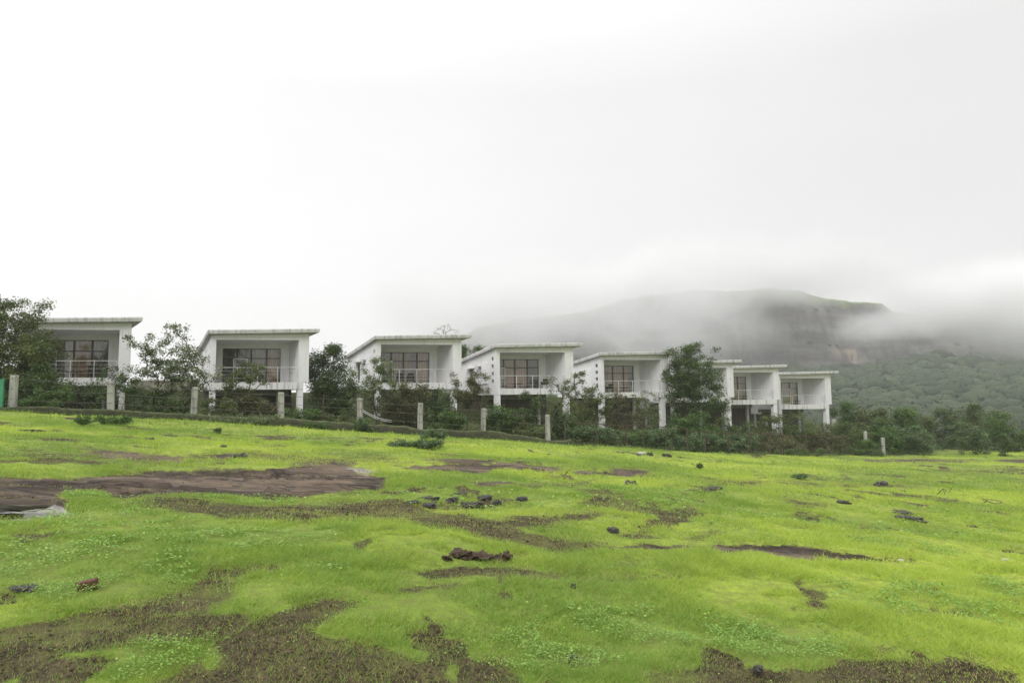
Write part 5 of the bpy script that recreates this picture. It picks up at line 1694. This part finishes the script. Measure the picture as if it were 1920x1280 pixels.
# ------------------------------------------------------------------ air and mist
def vol_box(name, x0, x1, y0, y1, z0, z1, mat, label):
    c = ((x0 + x1) / 2, (y0 + y1) / 2, (z0 + z1) / 2)
    o = MB().box(x0 - c[0], x1 - c[0], y0 - c[1], y1 - c[1], z0 - c[2], z1 - c[2]).build(name, mat, None, c)
    return tag(o, label, kind='stuff')
m = bpy.data.materials.new('haze_air'); m.use_nodes = True
t = m.node_tree; t.nodes.clear()
o_ = N(t, 'ShaderNodeOutputMaterial'); v = N(t, 'ShaderNodeVolumePrincipled')
v.inputs['Color'].default_value = (0.985, 0.99, 0.995, 1)
v.inputs['Density'].default_value = 0.00042
L(t, v.outputs[0], o_.inputs['Volume'])
vol_box('haze', -1250, 1250, -1250, 1250, -22, 178, m, 'thin even monsoon haze')

m = bpy.data.materials.new('mist'); m.use_nodes = True
t = m.node_tree; t.nodes.clear()
o_ = N(t, 'ShaderNodeOutputMaterial'); v = N(t, 'ShaderNodeVolumePrincipled')
v.inputs['Color'].default_value = (0.966, 0.967, 0.970, 1)
p = coords(t, world_pos=True)
YM = 500.0
wv = N(t, 'ShaderNodeTexNoise'); wv.inputs['Scale'].default_value = 0.016; wv.inputs['Detail'].default_value = 3
L(t, p, wv.inputs['Vector'])
wsub = N(t, 'ShaderNodeVectorMath', operation='SUBTRACT'); L(t, wv.outputs['Color'], wsub.inputs[0]); wsub.inputs[1].default_value = (.5, .5, .5)
wsc = N(t, 'ShaderNodeVectorMath', operation='MULTIPLY'); L(t, wsub.outputs[0], wsc.inputs[0]); wsc.inputs[1].default_value = (70, 40, 42)
wadd = N(t, 'ShaderNodeVectorMath', operation='ADD'); L(t, p, wadd.inputs[0]); L(t, wsc.outputs[0], wadd.inputs[1])
GS = [  # px, py, half width px, half height px, density
 (980, 590, 320, 130, 0.045),
 (1250, 600, 240, 130, 0.030),
 (1900, 565, 300, 100, 0.10),
 (1680, 616, 150, 46, 0.042),
 (1380, 515, 430, 84, 0.040),
 (1400, 640, 120, 50, 0.006),
 (1970, 650, 180, 90, 0.014),
]
tot = None
for (px, py, hw, hh, dn) in GS:
    c = at_depth(px, py, YM)
    sx, sz = hw * YM / F_PX, hh * YM / F_PX
    mp_ = N(t, 'ShaderNodeMapping')
    mp_.vector_type = 'POINT'
    mp_.inputs['Scale'].default_value = (1 / sx, 1 / 55.0, 1 / sz)
    mp_.inputs['Location'].default_value = (-c[0] / sx, -YM / 55.0, -c[2] / sz)
    L(t, wadd.outputs[0], mp_.inputs[0])
    ln = N(t, 'ShaderNodeVectorMath', operation='LENGTH'); L(t, mp_.outputs[0], ln.inputs[0])
    g = N(t, 'ShaderNodeMapRange'); g.interpolation_type = 'SMOOTHSTEP'
    g.inputs[1].default_value, g.inputs[2].default_value, g.inputs[3].default_value, g.inputs[4].default_value = 1.0, 0.15, 0.0, dn
    L(t, ln.outputs['Value'], g.inputs[0])
    tot = g.outputs[0] if tot is None else mth(t, 'ADD', tot, g.outputs[0])
nn = noise(t, coords(t, (1, 1, 1.6), True), 0.022, 5, 0.6, 0.5)
tot = mth(t, 'MULTIPLY', tot, mapr(t, nn, 0.34, 0.68, 0.35, 1.5))
L(t, tot, v.inputs['Density'])
L(t, v.outputs[0], o_.inputs['Volume'])
A = at_depth(380, 700, YM); B2 = at_depth(2300, 400, YM)
vol_box('mist_bank', A[0], B2[0], YM - 62, YM + 62, 2, 170, m, 'pale monsoon mist drifting across the cliff and hiding the hilltop')
